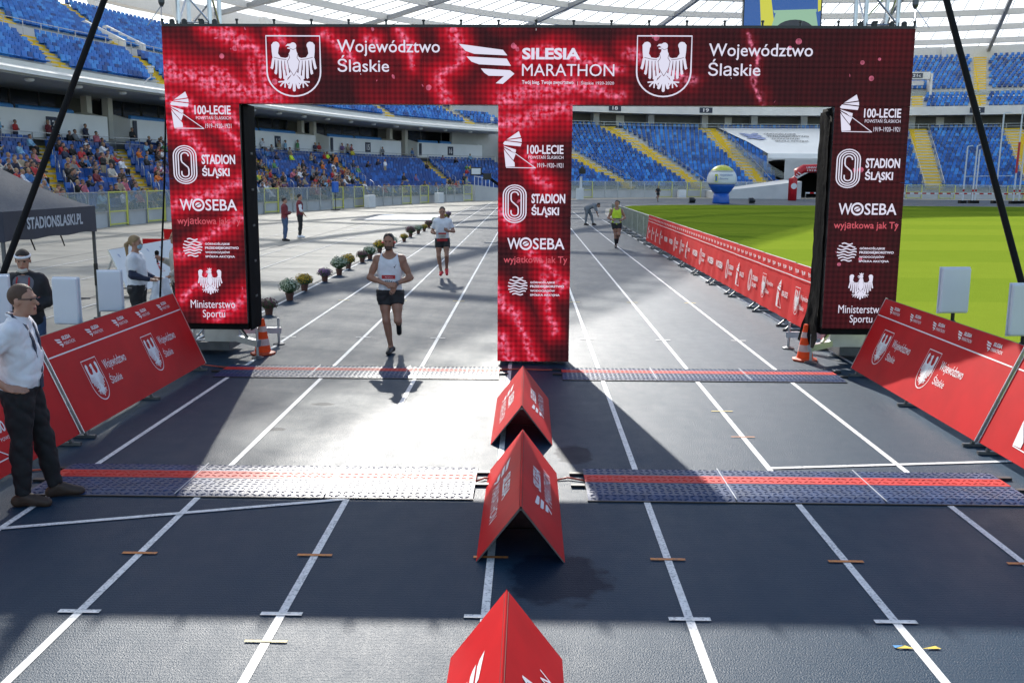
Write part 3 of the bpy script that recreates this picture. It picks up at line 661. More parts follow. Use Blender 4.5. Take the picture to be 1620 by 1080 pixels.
b = MB(); P = [(bp_(151, -.2), 1.75), (bp_(156, -1.0), 1.35), (bp_(163, -1.6), .8), (bp_(163, .6), .8), (bp_(151, 2.2), 1.75)]
b.add([p for p, h in P]+[p+Vector((0, 0, h)) for p, h in P], [(j, (j+1) % 5, 5+(j+1) % 5, 5+j) for j in range(5)]+[(5, 6, 7, 8, 9)], 'concrete_wall'); b.build('wall', rw, True)
b = MB()
for k in range(6):
    p = bp_(151+k*.9, -.1, 1.75-.07*k); b.bar(p, p+Vector((0, 0, .95)), .05, .05, 'lamp_white')
b.bar(bp_(151, -.1, 2.7), bp_(155.5, -.1, 2.35), .06, .06, 'lamp_white'); b.build('railing', rw, True)
for s, w in ((98, .9), (104.6, 1.0), (124.3, 1.5), (140.6, 1.3), (190.2, 1.3), (168.3, 1.2)):
    a = ang(s); p = bp_(s, -.9, .62); 
    b = MB(); b.box((0, 0, -.1), (w*.9, .5, 1.04), 'box_white'); o = b.build('equipment_box', None, bevel=.03); o.location = p; o.rotation_euler = (0, 0, a)
    where = {98: 'beside the tent behind the fence line', 104.6: 'behind the standing men in dark red vests', 124.3: 'at the fence under sign fifteen', 140.6: 'at the fence left of the pale ramp wall', 190.2: 'at the far fence left of the inflatable balloon', 168.3: 'at the far fence right of the middle column'}[s]
    tag(o, 'white equipment box standing '+where, 'box', 'white boxes along the fence')
# speaker-like blue bin on a pole
t_ = thing('pole_speaker', 'blue bin-shaped loudspeaker on a black pole by the fence', 'loudspeaker', bp_(117.3, -1.0))
b = MB(); b.lathe([(.03, 0), (.03, 1.5)], 'black_matte', 8); b.box((0, 0, .02), (.6, .6, .04), 'black_matte'); b.build('pole', t_)
b = MB(); b.lathe([(.20, 1.35), (.27, 1.4), (.27, 2.15), (.2, 2.2)], 'inflate_blue', 14); b.build('cabinet', t_, smooth=False)

# ================================================================ roof
roof = thing('stadium_roof', 'white translucent panelled roof ring on pale steel trusses over the grandstands', 'roof', bp_(150, 36, 22))
zr = lambda d: 24.0+(34-d)*.12
din = lambda s: float(np.interp(s, (103, 116, 148), (-8.8, -10.3, -13.0)))
RD = [-99, -98, -4, 4, 12, 20, 28, 34, 40]
npan = 0; rest = MB()
for s in np.arange(30, 258, 1.75):
    for d0, d1 in zip(RD[:-1], RD[1:]):
        if d1 > 35 and s > 168: continue
        clear = d0 == -99; fd = lambda d, q: din(q) if d == -99 else (din(q)+1.0 if d == -98 else d)
        P = [bp_(q, fd(d, q), zr(fd(d, q))+.35) for q, d in ((s+.02, d0), (s+1.73, d0), (s+1.73, d1), (s+.02, d1))]
        px = [proj(p) for p in P]; vis = any(-20 < x < 1640 and -10 < y < 110 for x, y, _ in px)
        F = [(0, 1, 2, 3)]
        if vis and npan < 300: b = MB(); b.add(P, F, 'polycarbonate_clear' if clear else 'polycarbonate'); b.build('roof_panel', roof, True); npan += 1
        else: rest.add(P, F, 'polycarbonate_clear' if clear else 'polycarbonate')
tag(rest.build('roof_panel_field', roof, True), kind='stuff')
for d in [x for x in RD[2:-1]]:
    b = MB(); w = .5; sweep(b, 30, 258, rectp(d-w/2, d+w/2, zr(d)-.7, zr(d)+.1), 'roof_steel', 2.5, True); b.build('ring_beam', roof, True)
b = MB(); sweep(b, 60, 170, rectp(39.2, 40.6, zr(40)-1.6, zr(40)+.4), 'roof_steel', 2.5, True); b.build('ring_beam', roof, True)
for s in np.arange(33, 258, 13.4):
    b = MB(); 
    for d0, d1 in zip([din(s)+.3]+RD[2:-1], RD[2:]): b.bar(bp_(s, d0, zr(d0)-.5), bp_(s, d1, zr(d1)-.5), .5, .55, 'roof_steel_dark')
    b.build('radial_beam', roof, True)
b = MB()
for s in np.arange(30, 258, 1.75):
    b.bar(bp_(s, din(s), zr(din(s))+.24), bp_(s, 34, zr(34)+.24), .07, .12, 'roof_steel_dark')
tag(b.build('purlins', roof, True), kind='stuff')
for s in np.arange(80, 172, 11.0):
    b = MB(); b.bar(bp_(s, 34, 17.5), bp_(s, 36, zr(40)-.4), .9, .9, 'slab'); b.build('roof_column', roof, True)
for s in np.arange(176, 250, 13.4):
    b = MB(); b.bar(bp_(s, 33, 22), bp_(s, 32.5, zr(33)), .7, .7, 'slab'); b.build('roof_column', roof, True)
# video board hung under the far roof, showing the tunnel and seats
vb = thing('video_board', 'video board under the far roof showing blue seats and a dark tunnel arch', 'video board', (34.2, 138, 21.8)); vb.scale = (.92,)*3
b = MB(); b.box((0, .4, 4.2), (11.6, .8, 9.0), 'screen_dark'); b.build('cabinet', vb)
f = Flat(); f.poly([(-5.6, -.2), (5.6, -.2), (5.6, 8.5), (-5.6, 8.5)], 'sc_blue'); f.poly([(-3.7, 8.5), (-2.3, 8.5), (-1.0, 1.0), (-3.0, .6)], 'sc_yellow')
f.poly([(-1.0, 3.2), (4.9, 3.4), (5.6, -.2), (-3.3, -.2), (-1.6, 1.0)], 'sc_green'); f.poly([(-1.0, -.2)]+arc(1.9, .6, 2.9, 180, 0, 12, ry=1.7)+[(4.8, -.2)], 'sc_dark')
f.poly([(-1.2, 3.2), (5.0, 3.4), (5.0, 3.8), (-1.4, 3.6)], 'sc_green'); f.poly([(4.9, 8.5), (5.6, 8.5), (5.6, 3.6), (5.2, 3.4)], 'sc_yellow'); f.build('screen', vb, (0, -.02, 0), (1, 0, 0), (0, 0, 1))
for x in (-5.2, 5.2):
    b = MB(); b.bar((x, .4, 8.6), (x, .4, 12.5), .15, .15, 'roof_steel_dark'); b.build('hanger', vb)
# ================================================================ LED finish gate
GX0, GY, GT = -4.92, 13.4, 4.55
m = bpy.data.materials.new('led_screen'); m.use_nodes = True; M['led_screen'] = m
t = m.node_tree; b = t.nodes['Principled BSDF']; b.inputs['Base Color'].default_value = (.008, .005, .006, 1); b.inputs['Roughness'].default_value = .6; b.inputs['Specular IOR Level'].default_value = .12
ge = node(t, 'ShaderNodeNewGeometry'); sp = node(t, 'ShaderNodeSeparateXYZ'); t.links.new(ge.outputs['Position'], sp.inputs[0]); X, Z = sp.outputs[0], sp.outputs[2]
cmb = node(t, 'ShaderNodeCombineXYZ'); t.links.new(X, cmb.inputs[0]); t.links.new(Z, cmb.inputs[1])
ng = node(t, 'ShaderNodeTexNoise'); ng.inputs['Scale'].default_value = .75; ng.inputs['Detail'].default_value = 3; t.links.new(cmb.outputs[0], ng.inputs['Vector'])
mr = node(t, 'ShaderNodeMapRange'); mr.interpolation_type = 'SMOOTHSTEP'; t.links.new(X, mr.inputs['Value'])
for i, v in enumerate((2.6, .3, 0., 1.)): mr.inputs[1+i].default_value = v
lr = mr.outputs[0]
glow = math_n(t, 'MULTIPLY', math_n(t, 'SUBTRACT', ng.outputs['Fac'], .46), 2.6, clamp=True)
# falling trails of fireworks: warped line segments with a pink core and a red halo
def bp2(px, py): return (-4.92+(px-258.5)*10/1186.5, 4.55-(py-44)/126.5 if py < 168 else 3.55-(py-168)/116.5)
trails = [((258, 116), (330, 133), .09), ((330, 133), (430, 158), .10), ((338, 112), (365, 145), .035), ((357, 122), (376, 148), .03), ((398, 98), (410, 152), .035), ((415, 92), (428, 152), .04), ((335, 52), (362, 62), .05), ((356, 54), (412, 84), .05), ((436, 46), (452, 62), .04), ((515, 50), (565, 98), .04), ((580, 60), (600, 72), .04),
    ((262, 196), (345, 262), .045), ((300, 176), (388, 240), .045), ((345, 178), (388, 205), .04), ((264, 330), (385, 284), .06), ((266, 412), (384, 338), .05), ((270, 474), (312, 440), .05), ((325, 512), (388, 462), .06), ((262, 160), (300, 172), .05),
    ((722, 44), (734, 98), .05), ((734, 98), (698, 122), .05), ((698, 122), (710, 166), .06), ((826, 96), (880, 82), .05), ((880, 82), (985, 112), .05), ((800, 156), (905, 140), .09), ((905, 140), (990, 158), .04), ((1000, 84), (1100, 130), .05), ((1186, 52), (1198, 100), .03), ((1196, 112), (1214, 166), .035), ((640, 46), (655, 110), .04),
    ((790, 200), (850, 184), .10), ((850, 184), (905, 176), .08), ((838, 250), (872, 296), .05), ((850, 400), (904, 448), .05), ((786, 452), (832, 520), .05), ((832, 520), (850, 578), .05), ((798, 538), (818, 578), .06), ((866, 440), (884, 530), .04), ((790, 330), (812, 352), .05)]
wn = node(t, 'ShaderNodeTexNoise'); wn.inputs['Scale'].default_value = 3.0; wn.inputs['Detail'].default_value = 3; t.links.new(cmb.outputs[0], wn.inputs['Vector'])
wsub = node(t, 'ShaderNodeVectorMath', operation='SUBTRACT'); t.links.new(wn.outputs['Color'], wsub.inputs[0]); wsub.inputs[1].default_value = (.5, .5, .5)
wsc = node(t, 'ShaderNodeVectorMath', operation='MULTIPLY'); t.links.new(wsub.outputs[0], wsc.inputs[0]); wsc.inputs[1].default_value = (.30, .30, 0)
wp = node(t, 'ShaderNodeVectorMath', operation='ADD'); t.links.new(cmb.outputs[0], wp.inputs[0]); t.links.new(wsc.outputs[0], wp.inputs[1])
streak = None; halo = None
for (ax, ay), (cx, cy), wd in [(bp2(*a), bp2(*c), w_) for a, c, w_ in trails]:
    bax, bay = cx-ax, cy-ay; L2 = bax*bax+bay*bay
    pa = node(t, 'ShaderNodeVectorMath', operation='SUBTRACT'); t.links.new(wp.outputs[0], pa.inputs[0]); pa.inputs[1].default_value = (ax, ay, 0)
    dp = node(t, 'ShaderNodeVectorMath', operation='DOT_PRODUCT'); t.links.new(pa.outputs[0], dp.inputs[0]); dp.inputs[1].default_value = (bax/L2, bay/L2, 0)
    hh_ = math_n(t, 'MULTIPLY', dp.outputs['Value'], 1.0, clamp=True); sc_ = node(t, 'ShaderNodeVectorMath', operation='SCALE'); sc_.inputs[0].default_value = (bax, bay, 0); t.links.new(hh_, sc_.inputs['Scale'])
    ds = node(t, 'ShaderNodeVectorMath', operation='DISTANCE'); t.links.new(pa.outputs[0], ds.inputs[0]); t.links.new(sc_.outputs[0], ds.inputs[1]); d = ds.outputs['Value']
    d2 = math_n(t, 'MULTIPLY', d, d); s1 = math_n(t, 'EXPONENT', math_n(t, 'MULTIPLY', d2, -1/(wd*wd))); g1 = math_n(t, 'EXPONENT', math_n(t, 'MULTIPLY', d2, -1/(wd*wd*11)))
    streak = s1 if streak is None else math_n(t, 'MAXIMUM', streak, s1); halo = g1 if halo is None else math_n(t, 'MAXIMUM', halo, g1)
dn_ = node(t, 'ShaderNodeTexNoise'); dn_.inputs['Scale'].default_value = 16; dn_.inputs['Detail'].default_value = 2; t.links.new(cmb.outputs[0], dn_.inputs['Vector'])
streak = math_n(t, 'MULTIPLY', streak, math_n(t, 'MULTIPLY', math_n(t, 'SUBTRACT', dn_.outputs['Fac'], .40), 3.4, clamp=True))
glow = math_n(t, 'MAXIMUM', math_n(t, 'MULTIPLY', glow, .42), math_n(t, 'MULTIPLY', halo, .72))
# sparse sparks
vo = node(t, 'ShaderNodeTexVoronoi'); vo.inputs['Scale'].default_value = 5.5; t.links.new(cmb.outputs[0], vo.inputs['Vector'])
n5 = node(t, 'ShaderNodeTexNoise'); n5.inputs['Scale'].default_value = 1.6; t.links.new(cmb.outputs[0], n5.inputs['Vector'])
dot = math_n(t, 'MULTIPLY', math_n(t, 'LESS_THAN', vo.outputs['Distance'], .22), math_n(t, 'GREATER_THAN', n5.outputs['Fac'], .60))
streak = math_n(t, 'MULTIPLY', streak, 1.0); streak = math_n(t, 'MAXIMUM', streak, math_n(t, 'MULTIPLY', dot, .45))
glow = math_n(t, 'MULTIPLY', glow, math_n(t, 'MULTIPLY_ADD', lr, .82, .18))
ca = rgbmix(t, glow, (.034, .006, .008), (.72, .002, .020)); cb = rgbmix(t, math_n(t, 'MULTIPLY', streak, 1, clamp=True), ca, (1.0, .24, .40))
gx = math_n(t, 'SINE', math_n(t, 'MULTIPLY', X, 2*math.pi/.0714)); gz = math_n(t, 'SINE', math_n(t, 'MULTIPLY', Z, 2*math.pi/.0714))
grid = math_n(t, 'MULTIPLY_ADD', math_n(t, 'ADD', gx, gz), .17, .80)
cg = node(t, 'ShaderNodeVectorMath', operation='SCALE'); t.links.new(cb, cg.inputs[0]); t.links.new(grid, cg.inputs['Scale'])
t.links.new(cg.outputs[0], b.inputs['Emission Color']); b.inputs['Emission Strength'].default_value = .66

gate = thing('finish_gate', 'red LED screen finish gate with three columns spanning the running lanes', 'gate', (.08, GY, 0))
b = MB(); b.box((.25, .05, .25), (.4975, .10, .4975), 'led_screen'); pm = b.mesh('led_panel'); pm.materials.append(M['black_plastic'])
for p in pm.polygons:
    if p.normal.y > -.5: p.material_index = 1
spots = [(i, j) for i in range(20) for j in (0, 1)] + [(i, j) for i in (0, 1, 18, 19) for j in range(2, 8)] + [(i, j) for i in (9, 10) for j in range(2, 9)]
for i, j in spots: link('led_panel', pm, gate, loc=(GX0+.5*i-.08, 0, GT-.5*(j+1)))
b = MB()   # black backing frames
b.box((0, .28, 4.05), (9.98, .34, .96), 'black_matte'); b.box((0, .28, 1.8), (.96, .34, 3.5), 'black_matte')
b.build('back_frame', gate)
for x in (-5+.5, 4.5):
    b = MB(); b.box((x, .36, 2.0), (.96, .5, 3.1), 'black_matte'); b.build('back_frame', gate)
b = MB(); b.box((-3.985, .38, 2.0), (.02, .54, 3.12), 'black_cloth'); b.build('side_cover', gate)
for z in (.9, 1.4, 1.9, 2.4, 2.9): b = MB(); b.box((-3.972, .4, z), (.012, .10, .03), 'steel_dark'); b.build('latch', gate)
# crumpled black foil on the right column's inner side
b = MB(); n, k = 26, 8; V = []
for i in range(n+1):
    for j in range(k+1):
        z = .25+3.25*i/n; w = .46+.30*max(0, 1-i/6.)
        V.append((3.985-.018*rng.random()-.07*max(0, 1-i/6.)*rng.random(), .10+w*j/k, z))
b.add(V, [(i*(k+1)+j, i*(k+1)+j+1, (i+1)*(k+1)+j+1, (i+1)*(k+1)+j) for i in range(n) for j in range(k)], 'black_foil'); b.build('side_cover', gate, smooth=True)
b = MB(); b.bar((-5.0, .06, GT+.02), (5.0, .06, GT+.02), .08, .035, 'black_plastic')
b.build('top_rail', gate)
for i in range(21):
    b = MB(); b.lathe([(.014, 0), (.014, .05), (.022, .055), (.022, .075)], 'black_plastic', 6, (-5+.5*i, .05, GT+.03)); b.build('lifting_bolt', gate)
# graphics on the beam and the columns
bx = lambda px: (px-258.5)*10/1186.5
bz = lambda py: 4.55-(py-44)/126.5
sh = shield('led_white', 'led_dark')
def gfx(name, draw, x0=GX0):
    f = Flat(); draw(f); return f.build(name, gate, (x0-.08, -.001, 0), (1, 0, 0), (0, 0, 1))
for cx, cy in ((467, 108), (1054, 106)): gfx('eagle_shield', lambda f: f.group(sh, bx(cx), bz(cy), .36, .342))
for x0, dy in ((537, 0), (1124, 4)):
    gfx('lettering', lambda f: (f.text('Województwo', bx(x0), bz(92+dy), bx(x0+163), bz(65+dy), 'led_white', .006), f.text('Śląskie', bx(x0), bz(123+dy), bx(x0+82), bz(90+dy), 'led_white', .006)))
gfx('wing_emblem', lambda f: f.group(wing_logo('led_white'), bx(730), bz(136), bx(818)-bx(730), (bz(71)-bz(136))/.71))
gfx('lettering', lambda f: (f.text('SILESIA', bx(830), bz(96), bx(922), bz(77), 'led_white', .035), f.text('MARATHON', bx(830), bz(123), bx(976), bz(103), 'led_white', .0)))
gfx('lettering', lambda f: (f.text('Twój bieg. Twoje zwycięstwo', bx(830), bz(138), bx(912), bz(130), 'led_white', .015)))
gfx('lettering', lambda f: (f.text('|  Śląskie 1920-2020', bx(918), bz(138), bx(976), bz(130), 'led_white', 0)))
def column_graphics(x0, dz, ministry):
    z = lambda py: 3.55-(py-168)/116.5+dz; u = lambda px: (px-262)/122.
    gfx('fan_emblem', lambda f: f.group(uprising_logo('led_white'), u(270), z(207), .46, z(150)-z(207)), x0)
    gfx('lettering', lambda f: (f.text('100-LECIE', u(310), z(185), u(370), z(171), 'led_white', .02), f.text('POWSTAŃ ŚLĄSKICH', u(312), z(194), u(370), z(186), 'led_white'), f.text('1919–1920–1921', u(327), z(206), u(370), z(199), 'led_white')), x0)
    gfx('oval_emblem', lambda f: f.group(oval_logo('led_white'), u(290), z(263), .33, .285), x0)
    gfx('lettering', lambda f: (f.text('STADION', u(318), z(262), u(374), z(247), 'led_white', .03)), x0)
    gfx('lettering', lambda f: (f.text('ŚLĄSKI', u(318), z(284), u(364), z(264), 'led_white', .03)), x0)
    gfx('lettering', lambda f: (f.text('W', u(278), z(335), u(300), z(317), 'led_white', .01), f.stroke(arc(u(309), z(326), .075, 0, 360, 18)[:-1], .025, 'led_white', True), f.poly(arc(u(309), z(326), .042, 0, 360, 12, ry=.034)[:-1], 'led_white'),
        f.stroke([(u(305), z(328)), (u(309), z(325.5)), (u(313), z(324))], .014, 'led_dark')), x0)
    gfx('lettering', lambda f: (f.text('SEBA', u(321), z(335), u(374), z(317), 'led_white', .01)), x0)
    gfx('lettering', lambda f: f.text('wyjątkowa jak Ty', u(272), z(360), u(379), z(346), 'led_pink', .01), x0)
    gfx('wave_emblem', lambda f: f.group(wave_logo('led_white'), u(296), z(394), .27, .27), x0)
    gfx('lettering', lambda f: [f.text(tx, u(317), z(390.5+6.8*k), u(317+[42, 57, 42, 50][k]), z(385.5+6.8*k), 'led_white', .03) for k, tx in enumerate(('GÓRNOŚLĄSKIE', 'PRZEDSIĘBIORSTWO', 'WODOCIĄGÓW', 'SPÓŁKA AKCYJNA'))], x0)
    if ministry:
        gfx('crowned_eagle', lambda f: f.group(eagle('led_white', 'led_dark', True), u(323), z(449), .17, .165), x0)
        gfx('lettering', lambda f: (f.text('Ministerstwo', u(288), z(492), u(364), z(479), 'led_white'), f.text('Sportu', u(308), z(511), u(346), z(495), 'led_white')), x0)
column_graphics(GX0, 0, True); column_graphics(GX0+4.5, -.5, False); column_graphics(GX0+9.0, 0, True)
# ---- lifting towers beside the gate
def tower(x, y, lab, sgn):
    T = thing('truss_tower', lab, 'truss tower', (x, y, 0)); w = .22
    for a in (-w, w):
        for c in (-w, w): b = MB(); b.tube([(a, c, .12), (a, c, 7.2)], .032, 'aluminium', 8); b.build('chord', T)
    b = MB(); z = .2; k = 0
    while z < 7.0:
        for (p, q) in (((-w, -w), (w, -w)), ((w, -w), (w, w)), ((w, w), (-w, w)), ((-w, w), (-w, -w))):
            if k % 2: p, q = q, p
            b.tube([(*p, z), (*q, z+.5)], .015, 'aluminium', 6); b.tube([(*p, z), (*q, z)], .013, 'aluminium', 6)
        z += .5; k += 1
    b.build('bracing', T)
    b = MB(); b.box((0, 0, 4.62), (.72, .62, .05), 'steel_dark'); 
    for dx, dy in ((-.3, -.26), (.3, -.26), (-.12, -.28), (.12, -.28)): b.lathe([(.02, 0), (.04, .02), (.04, .07), (.02, .09)], 'black_plastic', 10, (dx, dy, 4.65))
    b.build('sleeve_block', T)
    for dx, dy in ((-1, -1), (1, -1), (-1, 1), (1, 1)):
        b = MB(); b.bar((dx*.2, dy*.2, .28), (dx*.85, dy*.62, .22), .07, .09, 'aluminium'); b.bar((dx*.2, dy*.2, .75), (dx*.65, dy*.5, .28), .035, .035, 'aluminium')
        b.tube([(dx*.82, dy*.6, 0), (dx*.82, dy*.6, .42)], .02, 'steel', 8); b.lathe([(.09, 0), (.09, .02), (.03, .04)], 'steel_dark', 10, (dx*.82, dy*.6, 0)); b.build('outrigger', T)
    b = MB(); b.box((0, 0, .13), (.66, .66, .12), 'steel_dark'); b.box((sgn*.25, -.32, .36), (.5, .18, .3), 'aluminium'); b.build('base_frame', T)
    c = MB(); px = -sgn*.42
    for i in range(22): 
        z = 7.0-.09*i
        c.tube([(px+(.02 if i % 2 else 0), -.3+(0 if i % 2 else .02), z), (px-(.02 if i % 2 else 0), -.3-(0 if i % 2 else .02), z-.1)], .008, 'steel_dark', 5)
    c.lathe([(.02, 4.9), (.045, 4.95), (.045, 5.02), (.02, 5.06)], 'steel_dark', 8, (px, -.3, 0)); c.tube([(px, -.3, 4.92), (px-.09, -.62, 4.60)], .007, 'steel', 5); c.tube([(px, -.3, 4.92), (px+.09, -.62, 4.60)], .007, 'steel', 5); c.build('hoist_chain', T)
    return T
tower(-4.70, 14.3, 'aluminium truss tower rising behind the left column of the gate', 1); tower(4.86, 14.3, 'aluminium truss tower rising behind the right column of the gate', -1)
def rod(name, lab, cat, pts, r, m): b = MB(); b.tube(pts, r, m, 8); return tag(b.build(name, None, smooth=True), lab, cat)
rod('guy_strap', 'thick black guy strap slanting in front of the left grandstand', 'strap', [(-5.15, 14.15, 6.95), (-5.66, 13.4, 4.89), (-6.51, 12, 1.47), (-6.88, 11.4, .0)], .042, 'black_matte')
rod('guy_strap', 'thick black guy strap slanting in front of the far right grandstand', 'strap', [(5.17, 14.0, 6.5), (5.45, 13.4, 4.92), (6.1, 12, 1.25), (6.32, 11.5, .0)], .042, 'black_matte')
rod('rope', 'thin black rope hanging beside the left gate column', 'rope', [(-5.02, 13.9, 4.6), (-5.1, 13.7, 2.5), (-5.2, 13.5, .6)], .014, 'black_matte')
for i, (x, y) in enumerate(((-6.88, 11.4), (6.32, 11.5))):
    b = MB(); b.box((0, 0, .13), (.5, .7, .26), 'concrete_wall'); o = b.build('ballast_block', None, bevel=.03); o.location = (x, y, 0); tag(o, 'grey concrete ballast block holding the %s guy strap' % ('left', 'right')[i], 'ballast block', 'guy strap ballast blocks')

# ================================================================ timing mats
def tread_mesh(L, y0, y1, z):
    b = MB(); k = 0; p = .058; ny = int((y1-y0)/p); nx = int(L/p)
    for i in range(nx):
        for j in range(ny):
            x = (i+.5)*L/nx; y = y0+(j+.5)*(y1-y0)/ny; a = R(35) if (i+j) % 2 else R(-35)
            c, s = math.cos(a)*.024, math.sin(a)*.024; nxv, nyv = -math.sin(a)*.006, math.cos(a)*.006; h = z(y)
            b.add([(x-c-nxv, y-s-nyv, h), (x+c-nxv, y+s-nyv, h), (x+c+nxv, y+s+nyv, h), (x-c+nxv, y-s+nyv, h), (x-c*.7, y-s*.7, h+.0045), (x+c*.7, y+s*.7, h+.0045)], [(0, 1, 5, 4), (2, 3, 4, 5), (1, 2, 5), (3, 0, 4)], 'X')
    return b
def timing_mat(x0, x1, y0, W, lab):
    T = thing('timing_mat', lab, 'timing mat', ((x0+x1)/2, y0, 0), 0, 'timing mats across the lanes')
    n = 3; L = (x1-x0)/n; ya, yb = .50*W, .73*W; zt = .026
    zf = lambda y: .006+.018*min(1, y/.12) if y < ya else (zt if y < yb else .006+.018*min(1, (W-y)/.10))
    for i in range(n):
        ox = -(x1-x0)/2+i*L+.004; l = L-.008
        for nm, a, c, mm in (('ramp', 0, ya, 'mat_blue'), ('channel_cover', ya+.004, yb-.004, 'mat_red'), ('ramp', yb, W, 'mat_blue')):
            ys = [a, a+.12, c] if nm == 'ramp' and a == 0 else ([a, c-.10, c] if nm == 'ramp' else [a, c]); b = MB()
            prof = [(y, zf(min(max(y, a+1e-5), c-1e-5))) for y in ys]; k = len(prof)
            V = [(x, y, z) for x in (ox, ox+l) for y, z in prof]+[(x, y, .0) for x in (ox, ox+l) for y in (a, c)]
            b.add(V, [(j, k+j, k+j+1, j+1) for j in range(k-1)]+[(2*k, 2*k+2, k, 0), (k-1, 2*k-1, 2*k+3, 2*k+1)], mm); o = b.build(nm, T)
            tb = tread_mesh(l-.03, a+.015, c-.015, lambda y: zf(y)+.0004); tb.ms = [mm]; q = tb.build('tread', o); q.location = (ox+.015, 0, 0); q['kind'] = 'stuff'
        if i: b = MB(); b.bar((ox-.004, .01, .026), (ox-.004, W-.01, .026), .008, .004, 'mat_seam'); b.build('seam', T)
    b = MB(); b.bar((-(x1-x0)/2, -.008, .006), ((x1-x0)/2, -.008, .006), .014, .012, 'rubber'); b.build('edge_strip', T)
    for sx in (-1, 1):
        for yy in (.42*W, .80*W): b = MB(); b.box((sx*((x1-x0)/2+.06), yy, .014), (.12, .05, .02), 'rubber'); b.build('connector', T)
timing_mat(-4.10, -.37, 12.36, .80, 'blue and red timing mat under the left gate opening'); timing_mat(.46, 4.13, 12.36, .80, 'blue and red timing mat under the right gate opening')
timing_mat(-4.10, -.43, 7.58, .88, 'nearer blue and red timing mat beside the standing man, glaring in the sun'); timing_mat(.50, 4.13, 7.58, .88, 'nearer blue and red timing mat right of the red tent boards')
mat('cable_red', (.45, .06, .03), .5, var=.1)
for lab, pts, mm in (('short red cable between the nearer mats on the right of the tent board', [(.27, 8.12, .01), (.36, 8.16, .018), (.5, 8.1, .012)], 'cable_red'), ('red cable joining the nearer left mat to the tent board', [(-.43, 8.05, .012), (-.36, 8.12, .02), (-.3, 8.1, .012)], 'cable_red'),
        ('orange cable lying across the foot of the middle column', [(-.37, 12.95, .012), (-.1, 13.0, .02), (.2, 12.97, .015), (.46, 13.0, .012)], 'cable_red'), ('orange cable running from the back mat under the left barrier', [(-4.1, 12.95, .012), (-4.45, 13.05, .03), (-4.9, 13.3, .012), (-5.6, 13.6, .012)], 'cable_red'),
        ('orange cable beside the standing man under the left barrier', [(-4.1, 8.2, .012), (-4.3, 8.25, .012), (-4.7, 8.1, .012)], 'cable_red')):
    rod('cable', lab, 'cable', pts, .009, mm)

# ================================================================ red tent boards down the middle
def board_tent(y0, y1, cx, lab):
    T = thing('tent_board', lab, 'tent board', (cx, y0, 0), 0, 'red tent boards between the two lanes'); L = y1-y0; hw, h = .305, .40; sl = math.hypot(hw, h)
    for s in (1, -1):
        b = MB(); nx, nz = h/sl*s, hw/sl; P = [(s*hw, 0, 0), (s*hw, L, 0), (0, L, h), (0, 0, h)]; Q = [(x-nx*.014, y, z-nz*.014+.0) for x, y, z in P]
        Q = [(x, y, max(z, 0.0)) for x, y, z in Q]; b.add(P, [(0, 1, 2, 3)] if s > 0 else [(3, 2, 1, 0)], 'red_panel'); b.add(P+Q, [(4, 5, 6, 7), (0, 4, 7, 3), (1, 5, 6, 2), (0, 1, 5, 4)], 'board_back'); p = b.build('panel', T)
        f = Flat(); ll = L*.40
        f.group(wing_logo('print_white'), L*.22, .13, .30, .30); f.text('SILESIA', L*.42, .26, L*.42+.52, .36, 'print_white', .03); f.text('MARATHON', L*.40, .12, L*.40+.78, .215, 'print_white', .0)
        f.build('print', p, (s*hw, 0 if s > 0 else L, 0), (0, s, 0), (-s*hw, 0, h))
    b = MB(); b.box((0, .12, h-.05), (.05, .04, .03), 'steel'); b.box((0, L-.12, h-.05), (.05, .04, .03), 'steel'); b.build('hinge', T)
    b = MB(); b.bar((-.2, .3, .13), (.2, .3, .13), .02, .004, 'black_matte'); b.build('tie', T)
board_tent(9.25, 11.30, -.05, 'red tent board nearest the middle gate column'); board_tent(6.30, 8.34, -.035, 'red tent board between the two nearer timing mats'); board_tent(2.93, 4.95, -.10, 'red tent board at the very front, cut by the picture edge')

